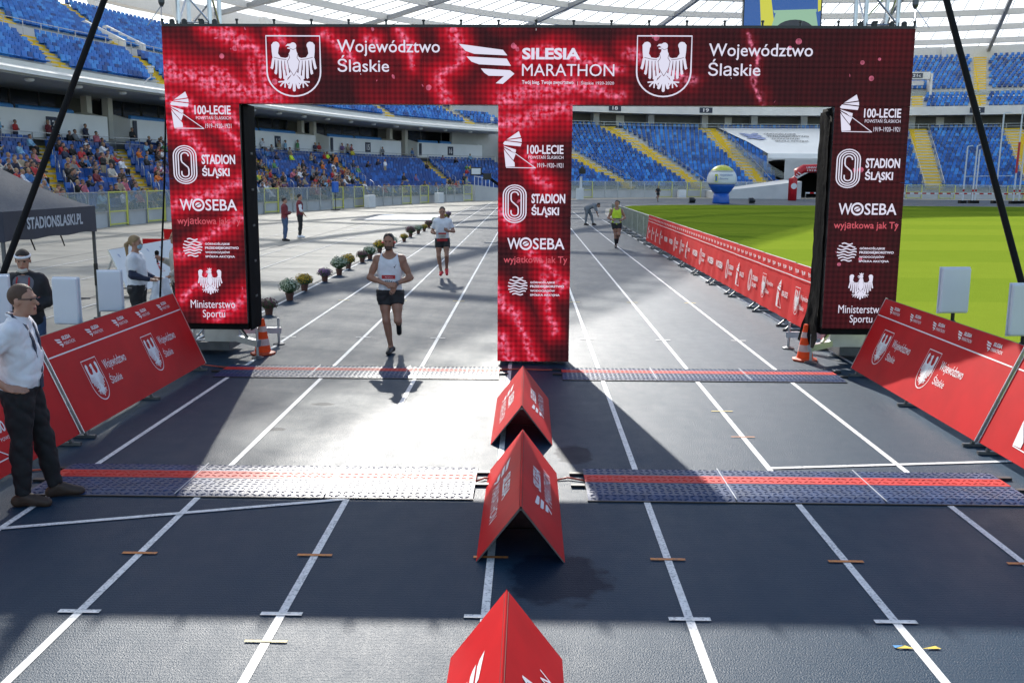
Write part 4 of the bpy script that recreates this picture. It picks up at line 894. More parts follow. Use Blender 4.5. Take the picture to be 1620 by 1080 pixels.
# ================================================================ leaning red barrier boards
def board_barrier(side, y0, y1, lab, kind, ox=0., grp=None, face='red_panel', prm='print_white'):
    T = thing('barrier_board', lab, 'barrier', (side*(4.36+ox), (y0+y1)/2, 0), 0, grp); L = y1-y0
    bz0, dx, dz = .09, .40, .94; H = math.hypot(dx, dz)
    def P(y, v, off=0.): return (side*(dx*v+off*dz/H), y-(y0+y1)/2, bz0+dz*v+off*-dx/H*0)
    b = MB(); A = [P(y0, 0), P(y1, 0), P(y1, 1), P(y0, 1)]; B = [P(y0, 0, .022), P(y1, 0, .022), P(y1, 1, .022), P(y0, 1, .022)]
    b.add(A, [(0, 1, 2, 3)], face); b.add(A+B, [(4, 5, 6, 7), (0, 1, 5, 4), (1, 2, 6, 5), (2, 3, 7, 6), (3, 0, 4, 7)], 'board_back'); pn = b.build('panel', T)
    for yv in (y0, y1):
        b = MB(); b.bar(P(yv, -.01, .011), P(yv, 1.01, .011), .03, .012, 'aluminium', (0, 1, 0)); b.build('edge_trim', T)
    f = Flat(); q = lambda u: u
    if prm == 'print_white':
        f.stroke([(.02, H*.775), (L-.02, H*.775)], .014, prm)
        for k in range(5):
            u = .28+k*(L-.3)/5
            f.group(wing_logo(prm), u, H*.835, .13, .14); f.text('SILESIA', u+.15, H*.90, u+.33, H*.94, prm, .03); f.text('MARATHON', u+.15, H*.845, u+.38, H*.882, prm)
    if kind == 'shields':
        for u in ((.62, 2.05) if side > 0 else (.72, 2.28)):
            f.group(shield(prm), u, .42, .165, .20); f.text('Województwo', u+.26, .44, u+.82, .58, prm, .004); f.text('Śląskie', u+.26, .28, u+.54, .42, prm, .004)
    elif kind == 'logo':
        for u in (.5, 2.0):
            f.group(uprising_logo(prm), u, .12, .52, .52); f.text('100-LECIE', u+.45, .34, u+.95, .44, prm, .02); f.text('POWSTAŃ ŚLĄSKICH', u+.47, .26, u+.95, .31, prm)
    elif kind == 'white':
        for k in range(4):
            f.group(wing_logo('print_blue'), .3+.8*k, H*.80, .12, .12); f.group(uprising_logo('red_panel'), .5+.8*k, .3, .3, .3)
    if side > 0: f.build('print', pn, P(y1, 0), (0, -1, 0), Vector((dx, 0, dz)))
    else: f.build('print', pn, P(y0, 0), (0, 1, 0), Vector((-dx, 0, dz)))
    for y in (y0+.12, (y0+y1)/2, y1-.12):
        yy = y-(y0+y1)/2
        b = MB(); b.bar((side*-.06, yy, .02), (side*.75, yy, .02), .04, .03, 'steel_dark'); b.bar((side*.03, yy, .03), (side*(.03+dx), yy, bz0+dz-.02), .04, .03, 'steel_dark'); b.bar((side*.72, yy, .03), (side*(.06+dx*.8), yy, bz0+dz*.8), .03, .03, 'steel'); b.build('support_foot', T)
    return T
board_barrier(-1, 9.22, 12.88, 'red leaning barrier board with two white eagle shields, left of the lanes', 'shields', 0, 'leaning red barrier boards')
board_barrier(-1, 5.5, 9.18, 'red leaning barrier board half hidden behind the standing man on the left', 'logo', .02, 'leaning red barrier boards')
board_barrier(1, 9.24, 12.92, 'red leaning barrier board with two eagle shields, right of the lanes', 'shields', 0, 'leaning red barrier boards')
board_barrier(1, 5.6, 9.20, 'red leaning barrier board with white fan logo at the right picture edge', 'logo', .02, 'leaning red barrier boards')
wb = board_barrier(-1, 20.4, 24.2, 'white leaning board with small logos behind the blonde woman', 'white', 4.1, None, 'banner_white', 'print_blue')
for i, (x, y, w, h) in enumerate(((-9.45, 25, 1.0, .92), (-10.4, 28.5, .6, .98))):
    T = thing('red_board', ('low red board standing on the apron behind the white leaning board', 'farther red board standing beyond the low red one on the apron')[i], 'board', (x, y, 0))
    b = MB(); b.box((0, 0, h/2+.06), (w, .04, h), 'red_panel'); p = b.build('panel', T); f = Flat(); f.group(wing_logo('print_white'), -.25, h*.6, .15, .15); f.text('SILESIA', -.08, h*.65, .25, h*.75, 'print_white', .03); f.build('print', p, (0, -.024, 0), (1, 0, 0), (0, 0, 1))
    for sx in (-.25, .25): b = MB(); b.bar((sx, -.3, .03), (sx, .3, .03), .05, .05, 'steel'); b.build('foot', T)

# ================================================================ long row of banner barriers on the right
def crowd_frame(T, L, h, bars, m='steel'):
    b = MB(); b.tube([(0, -L/2, .15), (0, -L/2, h-.08), (0, -L/2+.08, h), (0, L/2-.08, h), (0, L/2, h-.08), (0, L/2, .15), (0, -L/2, .15)], .02, m, 6); b.build('frame', T)
    if bars:
        for i in range(1, 14): b = MB(); y = -L/2+L*i/14; b.tube([(0, y, .15), (0, y, h)], .008, m, 4); b.build('upright_bar', T)
    for y in (-L/2+.25, L/2-.25): b = MB(); b.bar((-.25, y, .02), (.25, y, .02), .045, .035, 'steel_dark'); b.bar((-.2, y, .03), (0, y, .2), .03, .03, 'steel_dark'); b.build('foot', T)
ords = ['first', 'second', 'third', 'fourth', 'fifth', 'sixth', 'seventh', 'eighth', 'ninth', 'tenth', 'eleventh', 'twelfth']
rowx = lambda y: 4.66+(y-15)*.006
for i in range(10):
    y = 15.75+2.42*i; kinds = ['SS', 'SU', 'UO', 'WO', 'OW', 'UW', 'OO', 'WW', 'UU', 'UU'][i]
    T = thing('banner_barrier', 'red fabric crowd barrier, %s from the gate in the right-hand row' % ords[i], 'barrier', (rowx(y), y, 0), 0, 'red banner barriers along the lawn'); L = 2.40
    crowd_frame(T, L, 1.14, False)
    b = MB(); n, k = 12, 5; V = []
    for a in range(n+1):
        for c in range(k+1):
            v = c/k; V.append((-.035-.09*(1-v)+.012*math.sin(a*1.7+i)*(1-v)*.8, -L/2-.01+(L+.02)*a/n, .16+1.0*v))
    fr = [(a*(k+1)+c, a*(k+1)+c+1, (a+1)*(k+1)+c+1, (a+1)*(k+1)+c) for a in range(n) for c in range(k)]
    b.add(V, fr, 'red_fabric'); pn = b.build('banner', T, smooth=True)
    f = Flat(); f.stroke([(0, .78), (L, .78)], .016, 'print_white')
    for q in range(6): f.group(wing_logo('print_white'), .16+q*.39, .845, .11, .11); f.text('SM', .29+q*.39, .86, .38+q*.39, .92, 'print_white', .03)
    for q, c in enumerate(kinds):
        u = .35+q*1.2
        if c == 'S': f.group(shield('print_white'), u+.15, .40, .15, .2); f.text('Województwo', u+.36, .42, u+.86, .53, 'print_white', .004); f.text('Śląskie', u+.36, .26, u+.62, .38, 'print_white', .004)
        elif c == 'U': f.group(uprising_logo('print_white'), u, .14, .42, .5); f.text('100-LECIE', u+.34, .36, u+.74, .46, 'print_white', .02)
        elif c == 'O': f.group(oval_logo('print_white'), u+.15, .38, .28, .24); f.text('STADION', u+.36, .40, u+.8, .5, 'print_white', .03); f.text('ŚLĄSKI', u+.36, .26, u+.72, .37, 'print_white', .03)
        else: f.text('WOSEBA', u, .32, u+.8, .48, 'print_white', .03)
    f.build('print', pn, (-.142, L/2, .16), (0, -1, 0), (.09, 0, 1.0))
for i in range(8):
    y = 39.95+2.42*i
    T = thing('steel_barrier', 'bare steel crowd barrier, %s beyond the red banners beside the lawn' % ords[i], 'barrier', (rowx(y)+.02, y, 0), 0, 'bare steel crowd barriers'); crowd_frame(T, 2.40, 1.12, True)
    b = MB(); b.box((.02, 0, .62), (.006, 2.3, .9), 'fence_glass'); b.build('mesh_infill', T)
# ================================================================ cones
mat('cone_base', (.55, .07, .02), .5, var=.15)
def cone(x, y, lab):
    T = thing('traffic_cone', lab, 'traffic cone', (x, y, 0), .2, 'traffic cones under the gate')
    b = MB(); b.lathe([(.175, 0), (.185, .012), (.185, .03), (.15, .04), (.125, .045)], 'cone_base', 8); b.build('base', T)
    r = lambda z: .118-.165*(z-.04)/.52*.53
    for a, c, mm, nm in ((.04, .14, 'cone_orange', 'body'), (.14, .235, 'cone_white', 'reflective_band'), (.235, .34, 'cone_orange', 'body'), (.34, .42, 'cone_white', 'reflective_band'), (.42, .53, 'cone_orange', 'body')):
        e = .002 if 'white' in mm else 0; b = MB(); b.lathe([(r(a)+e, a), (r(c)+e, c)], mm, 20); b.build(nm, T, smooth=False)
cone(-3.90, 14.05, 'orange and white traffic cone by the left gate column'); cone(4.02, 13.92, 'orange and white traffic cone by the right gate column')
# ================================================================ chrysanthemum pots along the lane
fl = {'yellow': ((.62, .40, .02), (.42, .24, .01)), 'white': ((.34, .40, .26), (.52, .55, .42)), 'burgundy': ((.12, .035, .05), (.20, .06, .09)), 'purple': ((.22, .09, .22), (.32, .16, .32))}
mat('leaf', (.035, .075, .02), .6, var=.25, scale=20)
for k, (c1, c2) in fl.items(): mat('petal_%s_a' % k, c1, .6, var=.2, scale=30); mat('petal_%s_b' % k, c2, .6, var=.2, scale=30)
pot_me = {}
def crown_mesh(kind, seed):
    r = random.Random(seed); b = MB(); N_ = 520
    for i in range(N_):
        z = r.uniform(-.55, 1); a = r.uniform(0, 6.283); q = math.sqrt(1-z*z); rad = r.uniform(.80, 1.05)*(1+.10*math.sin(3*a+seed)+.07*math.sin(5*a+z*4))
        d = Vector((q*math.cos(a), q*math.sin(a), z)); p = Vector((d.x*.205*rad, d.y*.205*rad, .265+d.z*.145*rad))
        u = d.cross(Vector((r.uniform(-1, 1), r.uniform(-1, 1), r.uniform(-1, 1)))).normalized(); v = d.cross(u); u = (u+d*r.uniform(-.6, .6)).normalized(); s = r.uniform(.014, .024)
        mm = 'leaf' if r.random() < (.12 if z > .1 else .5) else ('petal_%s_a' % kind if r.random() < .6 else 'petal_%s_b' % kind)
        b.add([p-u*s, p-v*s*.8+d*.004, p+u*s, p+v*s*.8+d*.004], [(0, 1, 2, 3)], mm)
    b.lathe([(.06, .14), (.14, .18), (.165, .25), (.14, .33), (.06, .37)], 'leaf', 10); return b.mesh('crown')
b = MB(); b.lathe([(.065, 0), (.085, .13), (.097, .135), (.097, .16), (.085, .16)], 'pot', 16); potm = b.mesh('pot')
seq = ['burgundy', 'white', 'yellow', 'purple', 'white', 'yellow', 'burgundy', 'white', 'yellow', 'white', 'yellow', 'burgundy', 'white', 'yellow', 'burgundy', 'white', 'purple', 'yellow', 'purple']
ys = [18.2, 20.35, 22.1, 24.15, 25.8, 27.6, 29.7, 30.9, 33.5, 36.4, 39.5, 42.4, 45.0, 47.2, 50.3, 53.2, 56.0, 59.0, 62]
cnt = {}
for i, (k, y) in enumerate(zip(seq, ys)):
    cnt[k] = cnt.get(k, 0)+1
    adj = {'yellow': 'bright yellow', 'white': 'greenish white', 'burgundy': 'dark burgundy', 'purple': 'purple'}[k]
    T = thing('flower_pot', '%s chrysanthemum in a brown pot, %s %s one from the cone' % (adj, ords[cnt[k]-1], k), 'flower pot', (-5.08+.05*math.sin(i*2.1)+(.17 if i == 0 else 0), y, 0), i*1.3, 'flower pots along the left lane edge')
    link('pot', potm, T); kk = (k, i % 3)
    if kk not in pot_me: pot_me[kk] = crown_mesh(k, i*7+3)
    c = link('blossom_crown', pot_me[kk], T); s = .86+.32*((i*37) % 10)/10; c.scale = (s, s*(.92+.02*(i % 6)), s*(.9+.03*((i*5) % 7)))
# ================================================================ tent at the left edge
T = thing('canopy_tent', 'dark pop-up canopy tent with white lettering at the left edge', 'tent', (-9.35, 16.05, 0))
for x in (-1.48, 1.46):
    for y in (-1.54, 1.54):
        b = MB(); b.bar((x, y, 0), (x, y, 1.75), .045, .045, 'steel_dark'); b.bar((x, y, .6), (x, y, 1.0), .055, .055, 'black_plastic'); b.box((x, y, .01), (.14, .14, .02), 'steel_dark'); b.build('leg', T)
b = MB(); n = 10; hx = 1.5; ap = 3.05; V = []; 
cor = [(-hx, -1.56), (hx, -1.56), (hx, 1.56), (-hx, 1.56)]
for i in range(n+1):
    f = i/n; z = 2.03+(ap-2.03)*(f**1.45*.62+f*.38)
    for (x, y) in cor: V.append((x*(1-f)+0*f, y*(1-f), z))
b.add(V, [(i*4+j, i*4+(j+1) % 4, (i+1)*4+(j+1) % 4, (i+1)*4+j) for i in range(n) for j in range(4)], 'tent_roof'); b.build('roof', T)
for a, c in ((1, 2), (0, 1), (2, 3), (3, 0)):
    b = MB(); V = []
    for i in range(15):
        f = i/14; x = cor[a][0]+(cor[c][0]-cor[a][0])*f; y = cor[a][1]+(cor[c][1]-cor[a][1])*f; V += [(x*1.004, y*1.004, 2.04), (x*1.006, y*1.006, 1.59+.012*math.sin(f*17))]
    b.add(V, [(2*i, 2*i+1, 2*i+3, 2*i+2) for i in range(14)], 'tent_dark'); v_ = b.build('valance', T)
    if a == 1: f = Flat(); f.text('STADIONSLASKI.PL', .66, .14, 2.58, .33, 'tent_print', .03); f.build('lettering', v_, (hx*1.006+.004, -1.56, 1.6), (0, 1, 0), (0, 0, 1))
b = MB()
for y in (-.7, .3): b.tube([(1.44, y, 1.62), (1.46, y+.04, 1.5), (1.45, y+.12, 1.40)], .012, 'black_matte', 6)
b.build('tie_strap', T)
# ================================================================ timing antennas on poles
def antenna(x, y, zc, w, h, rz, lab):
    T = thing('antenna_panel', lab, 'antenna panel', (x, y, 0), rz, 'white panel antennas on stands')
    b = MB(); b.box((0, 0, zc), (w, .05, h), 'antenna'); b.build('panel', T, bevel=.018)
    b = MB(); b.box((0, .03, zc), (w+.02, .012, h+.02), 'antenna'); b.build('back_plate', T)
    b = MB(); b.tube([(.06, .10, .02), (.06, .10, zc+.15)], .022, 'black_plastic', 8); b.build('pole', T)
    b = MB(); b.bar((.06, .10, zc), (0, .04, zc), .05, .05, 'black_plastic'); b.bar((.06, .10, zc+.02), (.22, .12, zc+.02), .015, .015, 'steel_dark'); b.lathe([(.02, 0), (.035, .01), (.035, .05), (.02, .06)], 'black_plastic', 8, (.06, .10, zc-.42)); b.build('clamp', T)
    b = MB()
    for a in range(3): b.bar((.06, .10, .30), (.06+.35*math.cos(a*2.09+.5), .10+.35*math.sin(a*2.09+.5), .015), .02, .02, 'black_plastic')
    b.build('tripod_leg', T)
antenna(-5.16, 10.7, 1.20, .30, .52, -.10, 'white panel antenna beside the woman with a headband'); antenna(-5.05, 11.6, 1.21, .28, .49, .12, 'white panel antenna at the tent pole, nearer the blonde woman'); antenna(-5.05, 8.9, 1.33, .42, .66, .55, 'white panel antenna behind the standing man at the left edge')
antenna(4.95, 11.3, 1.33, .35, .52, .12, 'white panel antenna over the right barrier, standing nearest the gate'); antenna(5.28, 10.3, 1.24, .36, .55, .12, 'white panel antenna at the right picture edge over the lawn')
# ================================================================ inflatables and field gear at the far end
T = thing('inflatable_balloon', 'inflatable balloon with blue foot, white belly and yellow crown on the far track', 'inflatable', (20.5, 105, 0))
b = MB(); b.lathe([(.88, 0), (.92, .15), (.84, .6), (.80, 1.05)], 'inflate_blue', 24); b.build('foot', T, smooth=True)
b = MB(); b.lathe([(.80, 1.05), (1.0, 1.3), (1.3, 1.75), (1.42, 2.05)], 'inflate_blue', 24); b.build('skirt', T, smooth=True)
pr = [(1.56*math.cos(R(a)), 2.45+1.56*math.sin(R(a))) for a in range(-16, 91, 8)]
b = MB(); b.lathe([p for p in pr if p[1] < 3.5], 'inflate_white', 28); b.build('belly', T, smooth=True)
b = MB(); b.lathe([p for p in pr if p[1] > 3.2]+[(.05, 4.01)], 'inflate_yellow', 28); b.build('crown', T, smooth=True)
f = Flat(); f.text('Województwo', -.55, .25, .85, .55, 'print_blue', .01); f.text('Śląskie', -.55, -.1, .35, .18, 'print_blue', .01); f.poly([(-1.05, -.3), (-.75, -.3), (-.75, .5), (-1.05, .5)], 'inflate_yellow'); f.poly([(-.98, -.2), (-.82, -.2), (-.82, .3), (-.98, .3)], 'inflate_blue'); f.build('lettering', T, (0, -1.585, 2.55), (1, 0, 0), (0, 0, 1))
for i, x in enumerate((17.3, 23.6)):
    Q = thing('blower', 'black air blower on the track %s of the inflatable balloon' % ('left', 'right')[i], 'blower', (x, 104.3, 0), 0, 'air blowers')
    b = MB(); b.tube([(-.3, 0, .32), (.1, 0, .32), (.35, 0, .28)], [.3, .32, .18], 'black_plastic', 12); b.build('housing', Q); b = MB(); b.box((0, 0, .04), (.7, .5, .06), 'steel_dark'); b.build('base', Q)
T = thing('inflatable_arch', 'red inflatable arch standing before the far tunnel', 'inflatable', (35, 121, 0))
b = MB(); b.tube([(-2.7, 0, 0), (-2.7, 0, 2.6), (-2.3, 0, 3.4), (-1.5, 0, 3.85), (0, 0, 3.9), (1.5, 0, 3.85), (2.3, 0, 3.4), (2.7, 0, 2.6), (2.7, 0, 0)], .52, 'inflate_red', 14); ab = b.build('tube', T, smooth=True)
f = Flat(); f.text('UNIWERSYTET', -1.3, 3.86, 1.6, 4.1, 'print_white', .03); f.text('1919–1921', -1.2, 3.52, 1.2, 3.74, 'print_white', .02); f.build('lettering', ab, (0, -.55, 0), (1, 0, 0), (0, 0, 1))
f = Flat(); f.disc((-2.7, 1.75), .36, 'print_white'); f.build('round_badge', ab, (0, -.55, 0), (1, 0, 0), (0, 0, 1))
f = Flat()
for k in range(3): f.stroke([(-2.75+k*.22, 3.0+k*.20), (-2.35+k*.22, 2.75+k*.2)], .09, 'print_white')
f.build('stripe', ab, (0, -.58, 0), (1, 0, 0), (0, 0, 1))
for i, (x, w) in enumerate(((36.5, 6), (52, 22))):
    y = 119.5 if i == 0 else 122; Q = thing('barrier_tape', ('red and white tape stretched before the far tunnel', 'red and white tape stretched below the far right seats')[i], 'barrier tape', (x, y, 0))
    b = MB(); n = int(w/.5)
    for k in range(n): b.box((-w/2+.5*k+.25, 0, .95), (.5, .01, .16), 'red_panel' if k % 2 else 'print_white')
    b.build('tape', Q)
    for sx in (-w/2, 0, w/2): b = MB(); b.tube([(sx, .02, 0), (sx, .02, 1.05)], .03, 'steel', 6); b.build('post', Q)
cage = thing('throwing_cage', 'tall white posts of the throwing cage on the far right track', 'cage', (50, 112, 0))
for x, y, h, arm in ((-.9, 0, 6.3, .6), (.35, .4, 6.4, .4), (.9, .9, 6.0, 0), (3.0, .5, 10.0, .9), (4.6, -.4, 10.6, .6), (5.5, .2, 6.6, 1.0), (6.6, .8, 10.2, .6)):
    b = MB(); b.tube([(x, y, 0), (x+.1*h/6, y, h)], .085, 'lamp_white', 8)
    if arm: b.tube([(x+.1*h/6, y, h), (x+.1*h/6+arm, y, h+.12)], .06, 'lamp_white', 6)
    b.build('post', cage)
    b = MB(); b.box((x, y, .16), (.7, .7, .32), 'black_matte'); b.build('foot_weight', cage)
    b = MB(); b.tube([(x+.03, y, 1.3), (x+.035, y, 1.55)], .1, 'red_panel', 8); b.build('red_clamp', cage)
b = MB(); b.tube([(-.9, 0, 3.0), (4.5, 0, 3.1)], .04, 'lamp_white', 6); b.build('cross_rail', cage)
b = MB(); b.tube([(4.66, -.4, 3.4), (4.74, -.4, 6.8)], .13, 'inflate_red', 8); b.build('pad', cage)
# ================================================================ television cameras
T = thing('jib_camera', 'black jib arm camera reaching out left of the middle gate column', 'camera', (-.4, 44, 0))
b = MB(); b.tube([(.1, 0, 0), (.1, 0, 1.35)], .09, 'black_matte', 8); b.build('pedestal', T)
b = MB(); b.bar((.7, 0, 1.1), (-1.35, 0, 2.55), .10, .12, 'black_matte'); b.build('arm', T)
b = MB(); b.box((-1.45, 0, 2.62), (.35, .5, .28), 'black_plastic'); b.box((-1.95, -.05, 2.85), (.5, .12, .36), 'black_plastic'); b.box((-1.95, -.13, 2.85), (.40, .02, .26), 'lamp_white'); b.tube([(-1.6, 0, 2.7), (-1.85, 0, 2.85)], .04, 'black_matte', 6); b.build('camera_head', T)
b = MB(); b.box((-.65, 0, 1.62), (.4, .2, .2), 'black_plastic'); b.build('counterweight', T)
T = thing('tripod_camera', 'black television camera on a pedestal right of the middle gate column', 'camera', (6.3, 119, 0)); T.scale = (1.25,)*3
b = MB(); b.tube([(0, 0, 0), (0, 0, 2.2)], .12, 'box_white', 8); b.box((-.1, 0, .55), (.7, .6, 1.1), 'box_white'); b.build('pedestal', T)
b = MB(); b.box((.1, 0, 2.7), (.62, .7, .5), 'black_plastic'); b.tube([(.1, -.3, 2.7), (.1, -.75, 2.68)], [.2, .26], 'black_plastic', 10); b.box((.1, .1, 3.05), (.3, .4, .2), 'black_plastic'); b.build('camera_head', T)
b = MB(); b.bar((-.05, .3, 2.4), (-.4, .8, 1.9), .05, .05, 'black_matte'); b.build('pan_bar', T)
Q = thing('litter_bin', 'small dark bin standing at the corner of the lawn', 'bin', (8.5, 93.2, 0)); Q.scale = (.4,)*3; b = MB(); b.lathe([(.3, 0), (.34, .2), (.42, .95), (.46, 1.0)], 'steel_dark', 12); b.build('body', Q); b = MB(); b.lathe([(.46, 1.0), (.5, 1.05), (.2, 1.1)], 'black_matte', 12); b.build('lid', Q)
for i in range(2):
    Q = thing('weather_mast', ('small white camera mast on the edge of the upper left tier', 'small white camera mast above the sixteenth block')[i], 'mast', bp_((109.5, 167)[i], 9.9, 9.1)); b = MB(); b.tube([(0, 0, 0), (.5, -.6, .25), (.9, -1.1, .3), (.95, -1.15, .7)], .05, 'lamp_white', 6); b.build('arm', Q); b = MB(); b.lathe([(.1, .55), (.2, .62), (.2, .95), (.28, 1.0), (.28, 1.08)], 'lamp_white', 10, (.95, -1.15, 0)); b.build('head', Q)
# ================================================================ people, grown as one surface from distance fields
for n_, c, r_ in (('skin', (.42, .22, .15), .5), ('skin_tan', (.34, .17, .11), .5), ('hair_dark', (.022, .015, .012), .6), ('hair_brown', (.07, .035, .02), .6), ('hair_fair', (.30, .20, .10), .6), ('hair_grey', (.12, .10, .085), .7), ('hair_red', (.11, .035, .015), .6),
        ('c_white', (.72, .73, .78), .7), ('c_black', (.014, .014, .017), .7), ('c_navy', (.02, .026, .06), .7), ('c_red', (.42, .02, .025), .7), ('c_maroon', (.16, .015, .025), .7), ('c_yellowgreen', (.55, .75, .03), .6), ('c_grey', (.20, .21, .23), .75), ('c_jeans', (.06, .10, .19), .75), ('c_charcoal', (.008, .008, .010), .8), ('c_blue', (.06, .18, .42), .7), ('c_skyblue', (.22, .42, .62), .7), ('c_pink', (.55, .15, .2), .7), ('c_orange', (.62, .17, .03), .7), ('c_green', (.08, .25, .10), .7), ('c_yellow', (.62, .52, .05), .7), ('c_beige', (.36, .29, .20), .75), ('c_brown', (.045, .026, .017), .6), ('c_shoe', (.015, .014, .015), .45), ('c_redshoe', (.70, .03, .04), .5), ('c_cream', (.5, .47, .42), .7), ('c_purple', (.16, .09, .24), .7), ('c_print', (.10, .10, .11), .8), ('c_pattern', (.16, .15, .17), .8), ('glass_black', (.01, .01, .012), .1), ('bag_white', (.74, .75, .80), .45), ('c_mask', (.35, .5, .6), .7), ('lip', (.25, .08, .07), .5), ('eye', (.03, .02, .018), .3)):
    mat(n_, c, r_, var=.10, scale=9, bump=(.25 if n_[0] == 'c' else (.35 if n_[:4] == 'hair' else 0)), bscale=(14 if n_[0] == 'c' else 160))
V3 = lambda *a: np.array(a, float)
def d_rc(P, a, b, ra, rb):
    ba = b-a; t_ = np.clip(((P-a)@ba)/max(ba@ba, 1e-9), 0, 1); return np.linalg.norm(P-a-t_[..., None]*ba, axis=-1)-(ra+(rb-ra)*t_)
def d_el(P, c, r, Rm):
    q = (P-c)@Rm; k0 = np.linalg.norm(q/r, axis=-1); k1 = np.linalg.norm(q/(r*r), axis=-1); return k0*(k0-1)/np.maximum(k1, 1e-6)
class Prim:
    def __init__(s, tag_, kind, *a, clip=None, k=.03): s.tag = tag_; s.kind = kind; s.a = a; s.clip = clip; s.k = k
    def box(s, inf):
        if s.kind == 'rc': a, b, ra, rb = s.a; q = np.array([a-max(ra, rb), a+max(ra, rb), b-max(ra, rb), b+max(ra, rb)])
        else: c, r, _ = s.a; m_ = r.max(); q = np.array([c-m_, c+m_])
        return q.min(0)-inf, q.max(0)+inf
    def d(s, P, inf=0.):
        v = (d_rc(P, *s.a) if s.kind == 'rc' else d_el(P, *s.a))-inf
        if s.clip is not None: v = np.maximum(v, (P-s.clip[0])@s.clip[1])
        return v
def surf(prims, vox, inf=0., clips=()):
    lo = np.min([p.box(inf)[0] for p in prims], 0)-2.5*vox; hi = np.max([p.box(inf)[1] for p in prims], 0)+2.5*vox
    n = np.ceil((hi-lo)/vox).astype(int)+1; F = np.full(n, .2, np.float32)
    ax = [lo[i]+vox*np.arange(n[i]) for i in range(3)]
    for p in prims:
        a, b = p.box(inf); m_ = p.k+2*vox; i0 = np.maximum(((a-m_-lo)/vox).astype(int), 0); i1 = np.minimum(((b+m_-lo)/vox).astype(int)+2, n)
        sl = tuple(slice(x, y) for x, y in zip(i0, i1)); G = np.stack(np.meshgrid(*[ax[i][sl[i]] for i in range(3)], indexing='ij'), -1)
        d = p.d(G, inf); f = F[sl]; h = np.clip(.5+.5*(f-d)/p.k, 0, 1); F[sl] = f+(d-f)*h-p.k*h*(1-h)
    if clips:
        G = np.stack(np.meshgrid(*ax, indexing='ij'), -1)
        for pt, nr, *nz in clips: F = np.maximum(F, (G-pt)@nr+.011*np.sin(G[..., 0]*95+1)*np.sin(G[..., 2]*80)+.008*np.sin(G[..., 1]*120+G[..., 2]*60)) if nz else np.maximum(F, nr-np.linalg.norm(G-pt, axis=-1)) if isinstance(nr, float) else np.maximum(F, (G-pt)@(nr/np.linalg.norm(nr)))
    ins = F < 0; c = [ins[x:n[0]-1+x, y:n[1]-1+y, z:n[2]-1+z] for x in (0, 1) for y in (0, 1) for z in (0, 1)]
    cnt_ = sum(q.astype(np.int8) for q in c); act = (cnt_ > 0) & (cnt_ < 8); I = np.argwhere(act); idx = np.full(act.shape, -1, np.int64); idx[act] = np.arange(len(I))
    acc = np.zeros((len(I), 3)); w = np.zeros(len(I)); cor = [(x, y, z) for x in (0, 1) for y in (0, 1) for z in (0, 1)]
    for a in range(8):
        for b in range(a+1, 8):
            da = np.abs(np.array(cor[a])-np.array(cor[b]))
            if da.sum() != 1: continue
            A = I+cor[a]; B = I+cor[b]; fa = F[A[:, 0], A[:, 1], A[:, 2]]; fb = F[B[:, 0], B[:, 1], B[:, 2]]; x = (fa < 0) != (fb < 0)
            t_ = np.where(x, fa/np.where(np.abs(fa-fb) < 1e-9, 1, fa-fb), 0); acc += np.where(x[:, None], A+(B-A)*t_[:, None], 0); w += x
    V = lo+vox*acc/np.maximum(w, 1)[:, None]; Q = []
    for ax_ in range(3):
        u, v = [(1, 2), (2, 0), (0, 1)][ax_]; s0 = [slice(None)]*3; s1 = [slice(None)]*3; s0[ax_] = slice(0, -1); s1[ax_] = slice(1, None)
        ch = ins[tuple(s0)] != ins[tuple(s1)]; E_ = np.argwhere(ch); E_ = E_[(E_[:, u] > 0) & (E_[:, v] > 0) & (E_[:, u] < n[u]-1) & (E_[:, v] < n[v]-1)]
        def cell(du, dv): C_ = E_.copy(); C_[:, u] += du; C_[:, v] += dv; return idx[C_[:, 0], C_[:, 1], C_[:, 2]]
        q = np.stack([cell(-1, -1), cell(0, -1), cell(0, 0), cell(-1, 0)], 1); fl_ = ~ins[E_[:, 0], E_[:, 1], E_[:, 2]]; q[fl_] = q[fl_][:, ::-1]; Q.append(q)
    Q = np.concatenate(Q); Q = Q[(Q >= 0).all(1)]; return V, Q
def to_mesh(name, V, Q, mats, mi=None):
    me = bpy.data.meshes.new(name); me.from_pydata(V.tolist(), [], Q.tolist())
    for m_ in mats: me.materials.append(M[m_])
    if mi is not None: me.polygons.foreach_set('material_index', np.asarray(mi, np.int32))
    me.polygons.foreach_set('use_smooth', [True]*len(me.polygons)); me.update()
    if name in FOLDS:   # cloth folds: sums of skewed waves along the surface normal
        A_ = FOLDS[name]; N_ = np.zeros(len(V)*3); me.vertex_normals.foreach_get('vector', N_); N_ = N_.reshape(-1, 3); h_ = np.zeros(len(V)); r_ = np.random.default_rng(len(V))
        for w_ in (.16, .11, .08, .055):
            d_ = r_.normal(size=3); d_[2] *= .55; d_ /= np.linalg.norm(d_); h_ += w_/.16*np.abs(np.sin(V@d_*math.pi/w_+r_.uniform(0, 6)+1.2*np.sin(V@r_.normal(size=3)*9)))
        V2_ = V+N_*((h_-h_.mean())*A_)[:, None]; me.vertices.foreach_set('co', V2_.reshape(-1)); me.update()
    return me
FOLDS = {'shirt': .006, 'singlet': .004, 'polo_shirt': .009, 'trousers': .009, 'jacket': .009, 'cardigan': .007, 'shorts': .007, 'vest': .005, 'sleeve': .005, 'sleeves': .006, 'shopping_bag': .02}
def unit(v): return v/max(np.linalg.norm(v), 1e-9)
def rotm(yaw=0, pitch=0, roll=0): return np.array(Matrix.Rotation(yaw, 3, 'Z') @ Matrix.Rotation(pitch, 3, 'X') @ Matrix.Rotation(roll, 3, 'Y'))
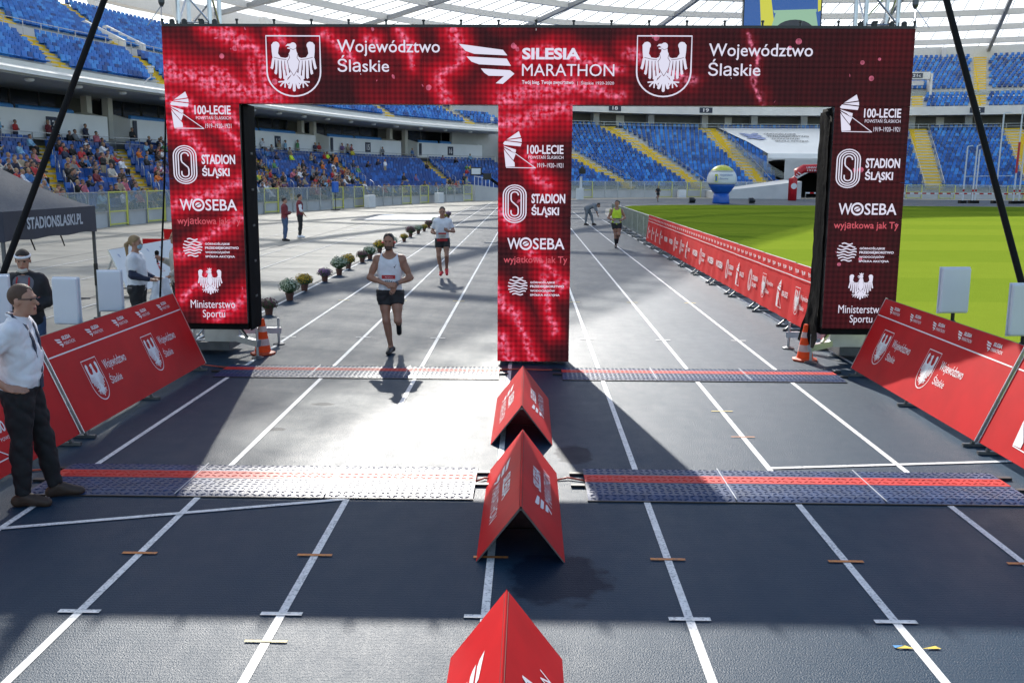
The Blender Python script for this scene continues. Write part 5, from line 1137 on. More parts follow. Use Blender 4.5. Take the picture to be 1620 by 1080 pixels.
STAND = dict(pelvis=(0, 0, .96), chest=(0, 0, 1.28), neck=(0, .01, 1.50), head=(0, -.015, 1.655), sh_l=(.168, 0, 1.40), sh_r=(-.168, 0, 1.40), el_l=(.235, .02, 1.14), el_r=(-.235, .02, 1.14), wr_l=(.24, -.07, .89), wr_r=(-.24, -.07, .89),
             hip_l=(.092, 0, .91), hip_r=(-.092, 0, .91), kn_l=(.10, -.02, .50), kn_r=(-.10, -.02, .50), an_l=(.105, .03, .085), an_r=(-.105, .03, .085), toe_l=(.13, -.13, .03), toe_r=(-.13, -.13, .03), hd_l=None, hd_r=None)
def body_prims(J, hr, hands=True, bulk=1., belly=0., long_hair=False):
    j = {k: (V3(*v) if v is not None else None) for k, v in J.items()}; P = []; A = P.append; B = bulk; I3 = np.eye(3)
    hx = unit(j['hip_l']-j['hip_r']); sx = unit(j['sh_l']-j['sh_r']); up = unit(j['chest']-j['pelvis']); fwd = unit(np.cross(up, hx))*1.0   # points back-to-front below
    fwd = -unit(np.cross(hx, up)); fwd = fwd if fwd@unit(j['toe_l']-j['an_l']+j['toe_r']-j['an_r']+1e-6) > -2 else fwd
    cap = lambda tg, c, ax, hw, r, k=.06: A(Prim(tg, 'rc', c-ax*hw, c+ax*hw, r, r, k=k))
    pe, ch, nk = j['pelvis'], j['chest'], j['neck']
    cap('hips', pe-up*.03, hx, .062*B, .108*B); cap('torso', pe+up*.10, hx, .055*B, .098*B); cap('torso', (pe+ch)/2+up*.06, (hx+sx)/2, .065*B, .098*B); cap('torso', ch+up*.02, sx, .082*B, .104*B); cap('torso', ch+up*.09, sx, .095*B, .086*B)
    if belly: A(Prim('torso', 'rc', pe+up*.10+V3(0, -.04, 0), pe+up*.22+V3(0, -.05, 0), .10+belly, .09+belly, k=.08))
    A(Prim('torso', 'rc', nk-unit(nk-ch)*.035, j['sh_l'], .050, .052, k=.05)); A(Prim('torso', 'rc', nk-unit(nk-ch)*.035, j['sh_r'], .050, .052, k=.05)); A(Prim('neck', 'rc', nk-unit(nk-ch)*.03, j['head']-V3(0, 0, .05)*1, .056, .050, k=.03))
    for s in ('l', 'r'):
        sh, el, wr = j['sh_'+s], j['el_'+s], j['wr_'+s]; A(Prim('shoulder_'+s, 'rc', sh, sh, .056*B, .056*B, k=.05)); A(Prim('uarm_'+s, 'rc', sh, el, .052*B, .039*B, k=.035)); A(Prim('uarm_'+s, 'rc', sh+(el-sh)*.35, sh+(el-sh)*.6, .05*B, .048*B, k=.03))
        A(Prim('farm_'+s, 'rc', el, wr, .041*B, .027, k=.03)); A(Prim('farm_'+s, 'rc', el+(wr-el)*.18, el+(wr-el)*.4, .044*B, .038*B, k=.03))
        hd = j['hd_'+s]; hd = unit(hd) if hd is not None else unit(wr-el)
        side_ = unit(np.cross(hd, V3(0, -1, .3))); nrm = unit(np.cross(side_, hd))
        kn_ = wr+hd*.085; A(Prim('hand_'+s, 'rc', wr+hd*.02+side_*.012, kn_+side_*.018, .022, .021, k=.02)); A(Prim('hand_'+s, 'rc', wr+hd*.02-side_*.012, kn_-side_*.018, .022, .021, k=.02))
        if hands:
            for q, (off, ln) in enumerate(((.032, .075), (.011, .085), (-.011, .08), (-.031, .062))):
                a = kn_+side_*off; m_ = a+hd*ln*.5+nrm*.006; e_ = m_+unit(hd+nrm*.5)*ln*.5; A(Prim('hand_'+s, 'rc', a, m_, .0098, .0088, k=.006)); A(Prim('hand_'+s, 'rc', m_, e_, .0088, .0075, k=.005))
            tb = wr+hd*.025+side_*.028; A(Prim('hand_'+s, 'rc', tb, tb+unit(hd+side_*.9+nrm*.3)*.035, .013, .011, k=.012)); A(Prim('hand_'+s, 'rc', tb+unit(hd+side_*.9+nrm*.3)*.035, tb+unit(hd+side_*.45+nrm*.4)*.075, .011, .0085, k=.006))
        hp, kn, an, to = j['hip_'+s], j['kn_'+s], j['an_'+s], j['toe_'+s]; A(Prim('thigh_'+s, 'rc', hp, kn, .086*B, .054*B, k=.05)); A(Prim('thigh_'+s, 'rc', hp+(kn-hp)*.2, hp+(kn-hp)*.55, .082*B, .068*B, k=.04))
        A(Prim('calf_'+s, 'rc', kn, an, .053*B, .035, k=.03)); bk = unit(np.cross(np.cross(an-kn, to-an), an-kn)); A(Prim('calf_'+s, 'rc', kn+(an-kn)*.2-bk*.012, kn+(an-kn)*.48-bk*.012, .052*B, .045*B, k=.03))
        lg = unit(kn-an); pd = unit((to-an)-lg*((to-an)@lg)); he = an-lg*.045-pd*.045; A(Prim('foot_'+s, 'rc', an, he, .034, .034, k=.03)); A(Prim('foot_'+s, 'rc', he, to, .034, .030, k=.03)); A(Prim('foot_'+s, 'rc', an-lg*.01+pd*.03, to, .034, .028, k=.03))
    h = j['head']; E = lambda tg, c, r, k=.015: A(Prim(tg, 'el', h+hr@V3(*c), V3(*r), hr, k=k)); C_ = lambda tg, a, b, ra, rb, k=.012: A(Prim(tg, 'rc', h+hr@V3(*a), h+hr@V3(*b), ra, rb, k=k))
    E('head', (0, .012, .028), (.076, .096, .094), .03); E('head', (0, -.028, -.05), (.056, .062, .066), .03); C_('head', (0, -.084, .008), (0, -.112, -.026), .011, .015, .01); E('head', (.079, .012, -.012), (.012, .022, .032), .008); E('head', (-.079, .012, -.012), (.012, .022, .032), .008)
    C_('head', (-.034, -.082, .028), (.034, -.082, .028), .012, .012, .012); C_('head', (-.018, -.088, -.062), (.018, -.088, -.062), .011, .011, .012); C_('head', (-.01, -.078, -.098), (.01, -.078, -.098), .018, .018, .02); C_('head', (.04, -.062, -.012), (.038, -.055, -.03), .018, .018, .02); C_('head', (-.04, -.062, -.012), (-.038, -.055, -.03), .018, .018, .02)
    return P, j
def cut(P, tags, j, lim):
    """copy prims, clipping limbs at a fraction of their length: lim = {tag: fraction}"""
    out = []
    ends = {'uarm': ('sh', 'el'), 'farm': ('el', 'wr'), 'thigh': ('hip', 'kn'), 'calf': ('kn', 'an')}
    for p in P:
        if p.tag not in tags: continue
        base = p.tag.split('_')[0]; cl = None
        if base in lim and base in ends:
            s = p.tag[-1]; a, b = j[ends[base][0]+'_'+s], j[ends[base][1]+'_'+s]; u = unit(b-a); cl = (a+(b-a)*lim[base], u)
        out.append(Prim(p.tag, p.kind, *p.a, clip=cl, k=p.k))
    return out
LR = lambda *n: [x+'_'+s for x in n for s in 'lr']
def person(label, loc, rz, J, vox=.012, skin='skin', head=(0, 0, 0), garments=(), hair=('hair_brown', 'short'), beard=None, bulk=1., belly=0., scale=1., group=None, extra=None, hands=True):
    """garments: (name, material, tags, {limb: fraction}, inflate, clips)"""
    T = thing('person', label, 'person', loc, rz, group); T.scale = (scale,)*3
    JJ = dict(STAND); JJ.update(J); hr = rotm(*head); P, j = body_prims(JJ, hr, hands, bulk, belly)
    V, Q = surf(P, vox); C_ = V[Q].mean(1); L = (C_-j['head'])@hr; mi = np.zeros(len(Q), int)
    for sx in (1, -1): mi[(np.linalg.norm((L-V3(sx*.033, -.088, .008))*V3(1, .6, 1.5), axis=1) < .014)] = 1
    mi[(np.abs(L[:, 0]) < .024) & (np.abs(L[:, 2]+.063) < .008) & (L[:, 1] < -.08)] = 2
    link('body', to_mesh('body', V, Q, [skin, 'eye', 'lip'], mi), T)
    hv = max(vox*.8, .009); h = j['head']; hm, style = hair
    hp_ = [Prim('hair', 'el', h+hr@V3(0, .016, .034), V3(.0755, .0955, .0915), hr, k=.02)]
    front = (h+hr@V3(0, -.050, .055), hr@unit(V3(0, -1., -.55))); low = (h+hr@V3(0, .03, -.035), hr@unit(V3(0, -.55, -1.)))
    if style == 'long': hp_ += [Prim('hair', 'rc', h+hr@V3(0, .05, .0), h+hr@V3(0, .08, -.16), .075, .06, k=.04)]; low = (h+hr@V3(0, .03, -.20), hr@V3(0, 0, -1.))
    V2, Q2 = surf(hp_, hv, .010 if style != 'short' else .004, [(*front, 1), (*low, 1)]); 
    if style != 'bald': link('hair', to_mesh('hair', V2, Q2, [hm]), T)
    if style == 'tail':
        V2, Q2 = surf([Prim('hair', 'rc', h+hr@V3(0, .10, .02), h+hr@V3(0, .15, -.04), .026, .032, k=.02), Prim('hair', 'rc', h+hr@V3(0, .15, -.04), h+hr@V3(0, .13, -.26), .034, .016, k=.02)], hv); link('ponytail', to_mesh('ponytail', V2, Q2, [hm]), T)
    if beard:
        V2, Q2 = surf([Prim('b', 'el', h+hr@V3(0, -.030, -.055), V3(.058, .064, .068), hr, k=.02), Prim('b', 'rc', h+hr@V3(-.01, -.085, -.10), h+hr@V3(.01, -.085, -.10), .02, .02, k=.02)], hv, .006, [(h+hr@V3(0, -.05, -.060), hr@unit(V3(0, .15, 1))), (h+hr@V3(0, -.02, 0), hr@V3(0, 1., 0))]); link('beard', to_mesh('beard', V2, Q2, [beard]), T)
    parts = {}
    for nm, mt, tags, lim, inf, clips in garments:
        pr = cut(P, tags, j, lim); V2, Q2 = surf(pr, vox, inf, [(V3(*a), b if isinstance(b, float) else V3(*b)) for a, b in clips]); parts[nm] = link(nm, to_mesh(nm, V2, Q2, [mt] if isinstance(mt, str) else list(mt)), T)
        if not isinstance(mt, str):
            z = V2[Q2].mean(1)[:, 2]; parts[nm].data.polygons.foreach_set('material_index', (z < mt_split).astype(np.int32)) 
    if extra: extra(T, j, hr, parts)
    return T
TORSO = ['torso', 'hips']+LR('shoulder', 'uarm'); LEGS = ['hips']+LR('thigh', 'calf'); FEET = LR('foot')
tee = lambda m_, hem=.90, frac=.62, inf=.014, neck=1.475: ('shirt', m_, TORSO, {'uarm': frac}, inf, [((0, 0, hem), (0, 0, -1)), ((0, -.015, 1.545), .088)])
coat = lambda m_, hem=.86, inf=.022, neck=1.50: ('jacket', m_, TORSO+LR('farm'), {'farm': .93}, inf, [((0, 0, hem), (0, 0, -1)), ((0, -.03, 1.56), .085)])
short = lambda m_, top=.98, frac=.42, inf=.016: ('shorts', m_, ['hips', 'torso']+LR('thigh'), {'thigh': frac}, inf, [((0, 0, top), (0, 0, 1))])
trouser = lambda m_, top=.99, inf=.014: ('trousers', m_, ['torso']+LEGS, {'calf': .97}, inf, [((0, 0, top), (0, 0, 1))])
shoe = lambda m_, z=None: ('shoes', m_, FEET+LR('calf'), {}, .010, [])
def shoes(m_, J):
    return m_
mt_split = .0
def shoe_parts(mt):
    def fn(T, j, hr, parts):
        for s in 'lr':
            an, kn, to = j['an_'+s], j['kn_'+s], j['toe_'+s]; lg = unit(kn-an); pd = unit((to-an)-lg*((to-an)@lg)); he = an-lg*.045-pd*.045
            V2, Q2 = surf([Prim('s', 'rc', he, to, .036, .028, k=.03), Prim('s', 'rc', an-lg*.005+pd*.03, to, .037, .026, k=.03), Prim('s', 'rc', an, he, .038, .036, k=.03)], .011, .005, [(an+lg*.02, lg)]); link('shoe', to_mesh('shoe', V2, Q2, [mt]), T)
    return fn
def flat_on(T, draw, origin, ux=(1, 0, 0), uy=(0, 0, 1), name='print'):
    f = Flat(); draw(f); f.build(name, T, origin, ux, uy)
def torus(T, name, pts, r, mm): b = MB(); b.tube(pts, r, mm, 6); b.build(name, T, smooth=True)
# ---- runner with beard, arms folded over his watch
JR1 = dict(pelvis=(0, 0, .965), head=(-.005, -.05, 1.665), neck=(0, -.01, 1.50), sh_l=(.176, 0, 1.405), sh_r=(-.176, 0, 1.405), el_l=(.30, .01, 1.135), el_r=(-.30, .01, 1.135), wr_l=(.105, -.19, 1.06), wr_r=(-.03, -.20, 1.06), hd_l=(-.35, -.15, -.9), hd_r=(1, -.25, -.1),
           hip_l=(.092, 0, .91), hip_r=(-.092, 0, .91), kn_r=(-.055, -.06, .50), an_r=(-.005, .03, .095), toe_r=(-.025, -.12, .035), kn_l=(.125, -.14, .52), an_l=(.085, .24, .44), toe_l=(.08, .33, .265))
def ex1(T, j, hr, parts):
    shoe_parts('c_shoe')(T, j, hr, parts)
    b = MB(); b.add([(-.10, -.137, 1.185), (.095, -.137, 1.185), (.10, -.140, 1.02), (-.10, -.140, 1.02)], [(0, 1, 2, 3)], 'c_white'); b.build('race_bib', T)
    flat_on(T, lambda f: (f.poly([(-.10, .11), (.095, .11), (.097, .165), (-.10, .165)], 'c_red'), f.group(wing_logo('c_white'), -.055, .125, .028, .028), f.text('SILESIA MARATHON', -.02, .128, .06, .142, 'c_white'), f.text('7224', -.06, .035, .055, .09, 'c_print', .02), f.disc((.072, .062), .010, 'c_red')), (0, -.1425, 1.02))
    flat_on(T, lambda f: f.poly([(0, .03), (.012, .0), (.045, .075), (.018, .032)], 'c_print'), (.072, -.130, 1.28))
    w = j['wr_l']; b = MB(); a = unit(j['wr_l']-j['el_l']); b.tube([Vector(w-a*.035), Vector(w-a*.005)], .034, 'c_print', 12); b.build('watch', T)
    h = j['head']
    for sx in (1, -1): b = MB(); b.lathe([(.004, -.012), (.018, -.01), (.018, .01), (.004, .014)], 'c_redshoe', 8, Vector(h+V3(sx*.088, .0, -.01))); b.build('earphone', T)
person('bearded runner in white singlet with hands folded under the left gate opening', (-2.02, 14.16, 0), 0, JR1, .0105, 'skin_tan', (0, .06, 0), [('singlet', 'c_white', ['torso', 'hips']+LR('shoulder'), {}, .012, [((0, 0, .885), (0, 0, -1)), ((0, -.06, 1.52), .118), ((.150, 0, 1.36), (1, 0, .22)), ((-.150, 0, 1.36), (-1, 0, .22))]), ('shorts', 'c_black', ['hips']+LR('thigh'), {'thigh': .40}, .020, [((0, 0, .965), (0, 0, 1))])], ('hair_dark', 'short'), 'hair_brown', 1.0, 0, 1.0, None, ex1)
# ---- second runner, both feet in the air
JR2 = dict(el_l=(.29, .06, 1.15), el_r=(-.27, .08, 1.13), wr_l=(.14, -.19, 1.17), wr_r=(-.20, -.19, 1.10), hd_l=(-.6, -.6, .4), hd_r=(.2, -.8, .4), kn_l=(.11, -.12, .53), an_l=(.10, .10, .17), toe_l=(.11, -.03, .045), kn_r=(-.10, -.06, .51), an_r=(-.04, .02, .105), toe_r=(-.05, -.13, .04))
def ex2(T, j, hr, parts):
    shoe_parts('c_redshoe')(T, j, hr, parts)
    b = MB(); b.add([(-.10, -.137, 1.12), (.10, -.137, 1.12), (.10, -.139, .98), (-.10, -.139, .98)], [(0, 1, 2, 3)], 'c_cream'); b.build('race_bib', T)
    flat_on(T, lambda f: (f.poly([(-.1, .10), (.1, .10), (.1, .14), (-.1, .14)], 'c_red'), f.text('1101', -.06, .02, .06, .08, 'c_print', .02)), (0, -.1415, .98))
    b = MB(); b.add([(-.145, -.135, .965), (.145, -.135, .965), (.13, -.128, .90), (-.13, -.128, .90)], [(0, 1, 2, 3)], 'c_red'); b.build('shirt_hem_print', T)
person('dark-haired runner in white t-shirt and red shoes behind the bearded runner', (-2.22, 25.2, .06), .05, JR2, .014, 'skin_tan', (0, .05, 0), [tee('c_white'), short('c_black')], ('hair_dark', 'short'), None, .97, 0, 1.0, None, ex2)
# ---- runner in yellow vest on the right lane
JR3 = dict(el_l=(.31, .05, 1.14), el_r=(-.31, .05, 1.12), wr_l=(.17, -.17, 1.04), wr_r=(-.14, -.17, 1.05), hd_l=(-.6, -.6, .1), hd_r=(.6, -.6, .1), kn_r=(-.03, -.05, .49), an_r=(-.01, .02, .09), toe_r=(-.01, -.13, .035), kn_l=(.10, -.10, .50), an_l=(.07, .22, .34), toe_l=(.06, .32, .18))
def ex3(T, j, hr, parts):
    shoe_parts('c_shoe')(T, j, hr, parts)
    b = MB(); b.add([(-.11, -.137, 1.06), (.11, -.137, 1.06), (.11, -.139, .93), (-.11, -.139, .93)], [(0, 1, 2, 3)], 'c_cream'); b.build('race_bib', T)
    b = MB(); b.add([(-.15, -.136, 1.115), (.15, -.136, 1.115), (.15, -.136, 1.075), (-.15, -.136, 1.075)], [(0, 1, 2, 3)], 'c_print'); b.build('number_belt', T)
person('runner in bright yellow vest and black shorts on the right lanes', (3.30, 36.7, 0), -.05, JR3, .016, 'skin_tan', (0, .05, 0), [('vest', 'c_yellowgreen', ['torso', 'hips']+LR('shoulder'), {}, .013, [((0, 0, .86), (0, 0, -1)), ((0, -.06, 1.52), .115), ((.155, 0, 1.36), (1, 0, .2)), ((-.155, 0, 1.36), (-1, 0, .2))]), short('c_black', .95, .45), ('socks', 'c_black', LR('calf'), {}, .006, [((0, 0, .36), (0, 0, 1))])], ('hair_dark', 'short'), None, .98, 0, 1.0, None, ex3)
# ---- man in a grey suit bending down, facing right
JB = dict(pelvis=(0, .10, .93), chest=(0, -.20, 1.05), neck=(0, -.42, 1.10), head=(0, -.54, 1.10), sh_l=(.17, -.31, 1.05), sh_r=(-.17, -.31, 1.05), el_l=(.2, -.42, .78), el_r=(-.2, -.44, .78), wr_l=(.17, -.50, .55), wr_r=(-.19, -.52, .56), hip_l=(.092, .08, .90), hip_r=(-.092, .08, .90), kn_l=(.11, -.16, .50), kn_r=(-.11, .12, .49), an_l=(.11, -.24, .085), an_r=(-.11, .16, .085), toe_l=(.12, -.4, .03), toe_r=(-.12, .0, .03))
person('man in a grey suit bending down on the lanes behind the yellow runner', (3.35, 54.6, 0), R(82), JB, .02, 'skin', (0, .5, 0), [('jacket', 'c_grey', TORSO+LR('farm')+LR('thigh'), {'farm': .93, 'thigh': .25}, .026, [((0, -.50, 1.1), (0, -1, .2)), ((0, 0, .78), (0, 0, -1))]), ('trousers', 'c_grey', LEGS, {'calf': .97}, .018, [])], ('hair_dark', 'short'), None, 1.02, 0, 1.0, None, shoe_parts('c_brown'))
# ---- far runner
person('distant runner in black on the far bend before the grandstand', (14.5, 110.5, 0), R(20), dict(JR3, an_l=(.07, .40, .5), toe_l=(.06, .52, .42), kn_l=(.1, .0, .52)), .03, 'skin_tan', (0, 0, 0), [tee('c_black'), short('c_black')], ('hair_dark', 'short'), None, 1., 0, 1.0, None, shoe_parts('c_shoe'), hands=False)
# ---- two men in dark red vests with their backs to the camera
person('man in dark red top and jeans, arms folded, on the apron', (-9.85, 39.4, 0), R(115), dict(el_l=(.24, -.03, 1.14), el_r=(-.24, -.03, 1.14), wr_l=(.02, -.23, 1.17), wr_r=(-.02, -.22, 1.12), hd_l=(-1, 0, 0), hd_r=(1, 0, .1)), .02, 'skin', (0, 0, 0), [coat('c_maroon', .90), trouser('c_jeans')], ('hair_dark', 'short'), None, 1.02, 0, .98, None, shoe_parts('c_shoe'))
person('man in dark red vest with white sleeves and white shoes on the apron', (-9.75, 41.6, 0), R(110), dict(wr_r=(-.22, -.16, .95), el_r=(-.25, .0, 1.16)), .02, 'skin', (0, 0, 0), [('shirt', 'c_white', TORSO+LR('farm'), {'farm': .4}, .010, [((0, 0, .95), (0, 0, -1)), ((0, -.02, 1.55), .08)]), ('vest', 'c_maroon', ['torso', 'hips']+LR('shoulder'), {}, .024, [((0, 0, .90), (0, 0, -1)), ((0, -.02, 1.56), .085)]), trouser('c_black')], ('hair_dark', 'short'), None, 1., 0, 1.04, None, shoe_parts('c_white'))
# ---- man in white shirt in the left foreground, hand on hip, looking down the track
JM = dict(pelvis=(0, .02, .955), chest=(0, .0, 1.27), neck=(0, -.02, 1.49), head=(0, -.06, 1.63), el_r=(-.32, .22, 1.16), wr_r=(-.215, .045, .985), hd_r=(.22, -.85, -.30), el_l=(.24, .08, 1.14), wr_l=(.23, .05, .90), an_r=(-.10, .02, .085), toe_r=(-.12, -.16, .03), an_l=(.13, -.16, .085), toe_l=(.15, -.34, .03), kn_l=(.115, -.10, .50), kn_r=(-.10, .0, .50))
def exm(T, j, hr, parts):
    shoe_parts('c_brown')(T, j, hr, parts); h = j['head']; q = lambda *a: Vector(h+hr@V3(*a))
    b = MB(); b.tube([q(-.080, .0, .015), q(-.078, -.06, .016), q(-.068, -.098, .016)], .004, 'glass_black', 5); b.tube([q(.080, .0, .015), q(.078, -.06, .016), q(.068, -.098, .016)], .004, 'glass_black', 5); b.tube([q(-.068, -.100, .018), q(0, -.112, .02), q(.068, -.100, .018)], .004, 'glass_black', 5)
    b.build('glasses', T)
    torus(T, 'collar', [Vector((.068*math.sin(a), -.012-.072*math.cos(a), 1.503-.02*math.cos(a))) for a in np.linspace(0, 6.283, 20)], .015, 'c_white')
    b = MB()
    for sx in (-1, 1):
        pts = [Vector((sx*.03, .055, 1.525)), Vector((sx*.075, .0, 1.515)), Vector((sx*.085, -.09, 1.44)), Vector((sx*.07, -.135, 1.32)), Vector((sx*.045, -.15, 1.18)), Vector((0, -.155, 1.06))]
        for a, c in zip(pts[:-1], pts[1:]): b.bar(a, c, .03, .014, 'c_navy', (0, -1, 0))
    b.build('lanyard', T)
    b = MB(); b.box((0, -.155, .99), (.07, .006, .11), 'c_navy'); b.build('badge', T)
person('man in white polo shirt with hand on hip, standing at the left edge', (-3.98, 7.42, 0), R(100), JM, .0115, 'skin', (-.12, .02, 0), [('polo_shirt', 'c_white', TORSO, {'uarm': .80}, .018, [((0, 0, .865), (0, 0, -1)), ((0, -.02, 1.56), .085)]), ('sleeve', 'c_maroon', LR('uarm'), {'uarm': .98}, .012, []), trouser('c_charcoal', .95, .024)], ('hair_brown', 'short'), None, .97, .018, 1.0, None, exm)
# ---- woman with a white headband behind the left barrier
def exw(T, j, hr, parts):
    shoe_parts('c_shoe')(T, j, hr, parts); h = j['head']
    b = MB(); b.tube([Vector(h+hr@V3(.082*math.sin(a), .012-.100*math.cos(a), .055)) for a in np.linspace(0, 6.283, 18)], .016, 'c_white', 6); b.build('headband', T)
    b = MB()
    for sx in (-1, 1):
        pts = [Vector((sx*.06, -.03, 1.50)), Vector((sx*.07, -.128, 1.40)), Vector((sx*.05, -.150, 1.25)), Vector((0, -.155, 1.10))]
        for a, c in zip(pts[:-1], pts[1:]): b.bar(a, c, .016, .005, 'c_red', (0, -1, 0))
    b.build('lanyard', T)
    b = MB(); b.box((.12, -.26, 1.12), (.16, .10, .012), 'glass_black'); b.build('tablet', T)
    b = MB(); b.tube([Vector(h+hr@V3(-.07, -.09, .022)), Vector(h+hr@V3(0, -.108, .022)), Vector(h+hr@V3(.07, -.09, .022))], .0025, 'glass_black', 5); b.build('glasses', T)
    torus(T, 'face_mask', [Vector(h+V3(-.05, -.06, -.115)), Vector(h+V3(0, -.085, -.13)), Vector(h+V3(.05, -.06, -.115))], .028, 'c_cream')
person('woman in black cardigan with white headband and red lanyard behind the left barrier', (-5.95, 11.35, 0), R(18), dict(el_l=(.25, .02, 1.15), el_r=(-.25, .02, 1.15), wr_l=(.10, -.22, 1.08), wr_r=(-.08, -.22, 1.06), hd_l=(-.4, -.8, 0), hd_r=(.4, -.8, 0)), .014, 'skin', (0, .22, 0), [tee('c_pattern', .93), ('cardigan', 'c_black', TORSO+LR('farm'), {'farm': .93}, .024, [((0, 0, .82), (0, 0, -1)), ((0, -.16, 1.40), .13), ((0, -.17, 1.22), .10), ((0, -.17, 1.05), .09)]), trouser('c_jeans')], ('hair_dark', 'tail'), None, 1.06, .02, .965, None, exw)
# ---- blonde woman with a mask and white bags
def exb(T, j, hr, parts):
    shoe_parts('c_shoe')(T, j, hr, parts); h = j['head']
    V2, Q2 = surf([Prim('m', 'el', h+hr@V3(0, -.045, -.05), V3(.060, .066, .05), hr, k=.02)], .012, .004, [(h+hr@V3(0, -.04, 0), hr@V3(0, 1., 0))]); link('face_mask', to_mesh('face_mask', V2, Q2, ['c_mask']), T)
    for k, (x, y) in enumerate(((-.10, -.34), (.16, -.42))):
        V2, Q2 = surf([Prim('b', 'rc', V3(x, y, 1.02), V3(x, y-.02, .62), .05, .14, k=.03), Prim('b', 'rc', V3(x-.06, y, .62), V3(x+.07, y, .56), .1, .1, k=.04)], .025); link('shopping_bag', to_mesh('shopping_bag', V2, Q2, ['bag_white']), T)
person('blonde woman in white t-shirt and face mask holding white bags by the tent', (-6.10, 15.0, 0), R(95), dict(el_l=(.23, .0, 1.14), el_r=(-.23, .0, 1.14), wr_l=(.16, -.26, 1.06), wr_r=(-.14, -.28, 1.06), hd_l=(0, -1, -.1), hd_r=(0, -1, -.1)), .016, 'skin', (0, .05, 0), [('sleeves', 'c_navy', LR('uarm', 'farm'), {'farm': .93}, .010, []), tee('c_white', .86, .70, .020), trouser('c_black', .98, .02)], ('hair_fair', 'tail'), None, 1.06, .01, .94, None, exb)
# ---- helper with a microphone half hidden by the left column
def exh(T, j, hr, parts):
    shoe_parts('c_shoe')(T, j, hr, parts); b = MB(); b.lathe([(.012, -.12), (.014, 0), (.035, .02), (.035, .07), (.012, .09)], 'black_matte', 8, Vector(j['wr_r']+V3(.0, -.08, .06))); b.build('microphone', T)
person('helper in pale jacket with a microphone half hidden by the left gate column', (-5.72, 15.8, 0), R(-60), dict(el_r=(-.25, .0, 1.16), wr_r=(-.12, -.24, 1.28), el_l=(.25, 0, 1.15), wr_l=(.2, -.18, 1.02)), .018, 'skin', (0, 0, 0), [coat('c_cream', .84), trouser('c_charcoal')], ('hair_dark', 'short'), None, 1.0, 0, .97, None, exh)

# ================================================================ spectators: a few poses shared by many people
SEATJ = dict(pelvis=(0, .02, .50), chest=(0, .05, .82), neck=(0, .03, 1.04), head=(0, .0, 1.19), sh_l=(.17, .03, .94), sh_r=(-.17, .03, .94), hip_l=(.092, -.02, .48), hip_r=(-.092, -.02, .48), kn_l=(.12, -.42, .50), kn_r=(-.12, -.42, .50), an_l=(.12, -.42, .09), an_r=(-.12, -.42, .09), toe_l=(.13, -.58, .03), toe_r=(-.13, -.58, .03))
poses = {'sit_a': dict(SEATJ, el_l=(.24, -.08, .72), el_r=(-.24, -.08, .72), wr_l=(.10, -.30, .60), wr_r=(-.10, -.30, .60)),
         'sit_b': dict(SEATJ, chest=(0, -.06, .80), neck=(0, -.14, 1.00), head=(0, -.20, 1.14), sh_l=(.17, -.11, .915), sh_r=(-.17, -.11, .915), el_l=(.22, -.32, .70), el_r=(-.22, -.32, .70), wr_l=(.05, -.46, .86), wr_r=(-.05, -.46, .84)),
         'sit_c': dict(SEATJ, el_l=(.25, -.02, .70), el_r=(-.24, -.10, .74), wr_l=(.14, -.26, .58), wr_r=(-.10, -.24, 1.0)),
         'stand_a': dict(STAND), 'stand_b': dict(STAND, el_l=(.25, -.05, 1.15), el_r=(-.25, -.05, 1.15), wr_l=(.02, -.24, 1.16), wr_r=(-.02, -.22, 1.12)), 'stand_c': dict(STAND, el_r=(-.30, -.02, 1.20), wr_r=(-.14, -.22, 1.36), wr_l=(.2, -.15, .95))}
grpt = {'torso': 2, 'shoulder': 2, 'uarm': 2, 'farm': 2, 'neck': 0, 'head': 0, 'hand': 0, 'hips': 3, 'thigh': 3, 'calf': 3, 'foot': 4}
crowd_me = {}
for k, J in poses.items():
    JJ = dict(STAND); JJ.update(J); P, j = body_prims(JJ, np.eye(3), False, 1.1)
    h = j['head']; P.append(Prim('hair', 'el', h+V3(0, .02, .036), V3(.086, .104, .098), np.eye(3), k=.01)); grpt['hair'] = 1
    V, Q = surf(P, .034, .010); C_ = V[Q].mean(1); best = np.full(len(Q), 9.); mi = np.zeros(len(Q), int)
    for p in P:
        d = p.d(C_, .01)
        if p.tag == 'hair': d = np.where(((C_-h)[:, 2] > .035+((C_-h)[:, 1] < -.05)*.03) | ((C_-h)[:, 1] > .035), d-.03, 9)
        w = d < best; best[w] = d[w]; mi[w] = grpt[p.tag.split('_')[0]]
    crowd_me[k] = to_mesh('body', V, Q, ['skin', 'hair_dark', 'c_navy', 'c_charcoal', 'c_shoe'], mi)
tops = [('black', 'c_black', 16), ('navy', 'c_navy', 14), ('dark grey', 'c_charcoal', 8), ('grey', 'c_grey', 7), ('white', 'c_white', 8), ('red', 'c_red', 8), ('maroon', 'c_maroon', 6), ('pink', 'c_pink', 4), ('sky blue', 'c_skyblue', 4), ('blue', 'c_blue', 4), ('yellow', 'c_yellow', 2), ('orange', 'c_orange', 2), ('green', 'c_green', 3), ('beige', 'c_beige', 5), ('brown', 'c_brown', 4), ('cream', 'c_cream', 4), ('purple', 'c_purple', 2), ('neon yellow', 'c_yellowgreen', 1)]
tw = [x for x in tops for _ in range(x[2])]
hairs = [('dark-haired', 'hair_dark'), ('brown-haired', 'hair_brown'), ('fair-haired', 'hair_fair'), ('grey-haired', 'hair_grey'), ('red-haired', 'hair_red')]
rc = random.Random(11); spots = {}
def dens(px, row):
    if px < 262: return .40 if row in (1, 2, 3, 4, 5, 6, 7) else (.30 if row < 11 else .22)
    if 396 < px < 560: return (.52 if row < 6 else (.26 if row < 10 else .10))
    if 560 <= px < 745: return .36 if row < 2 else (.07 if row < 9 else .05)
    return 0
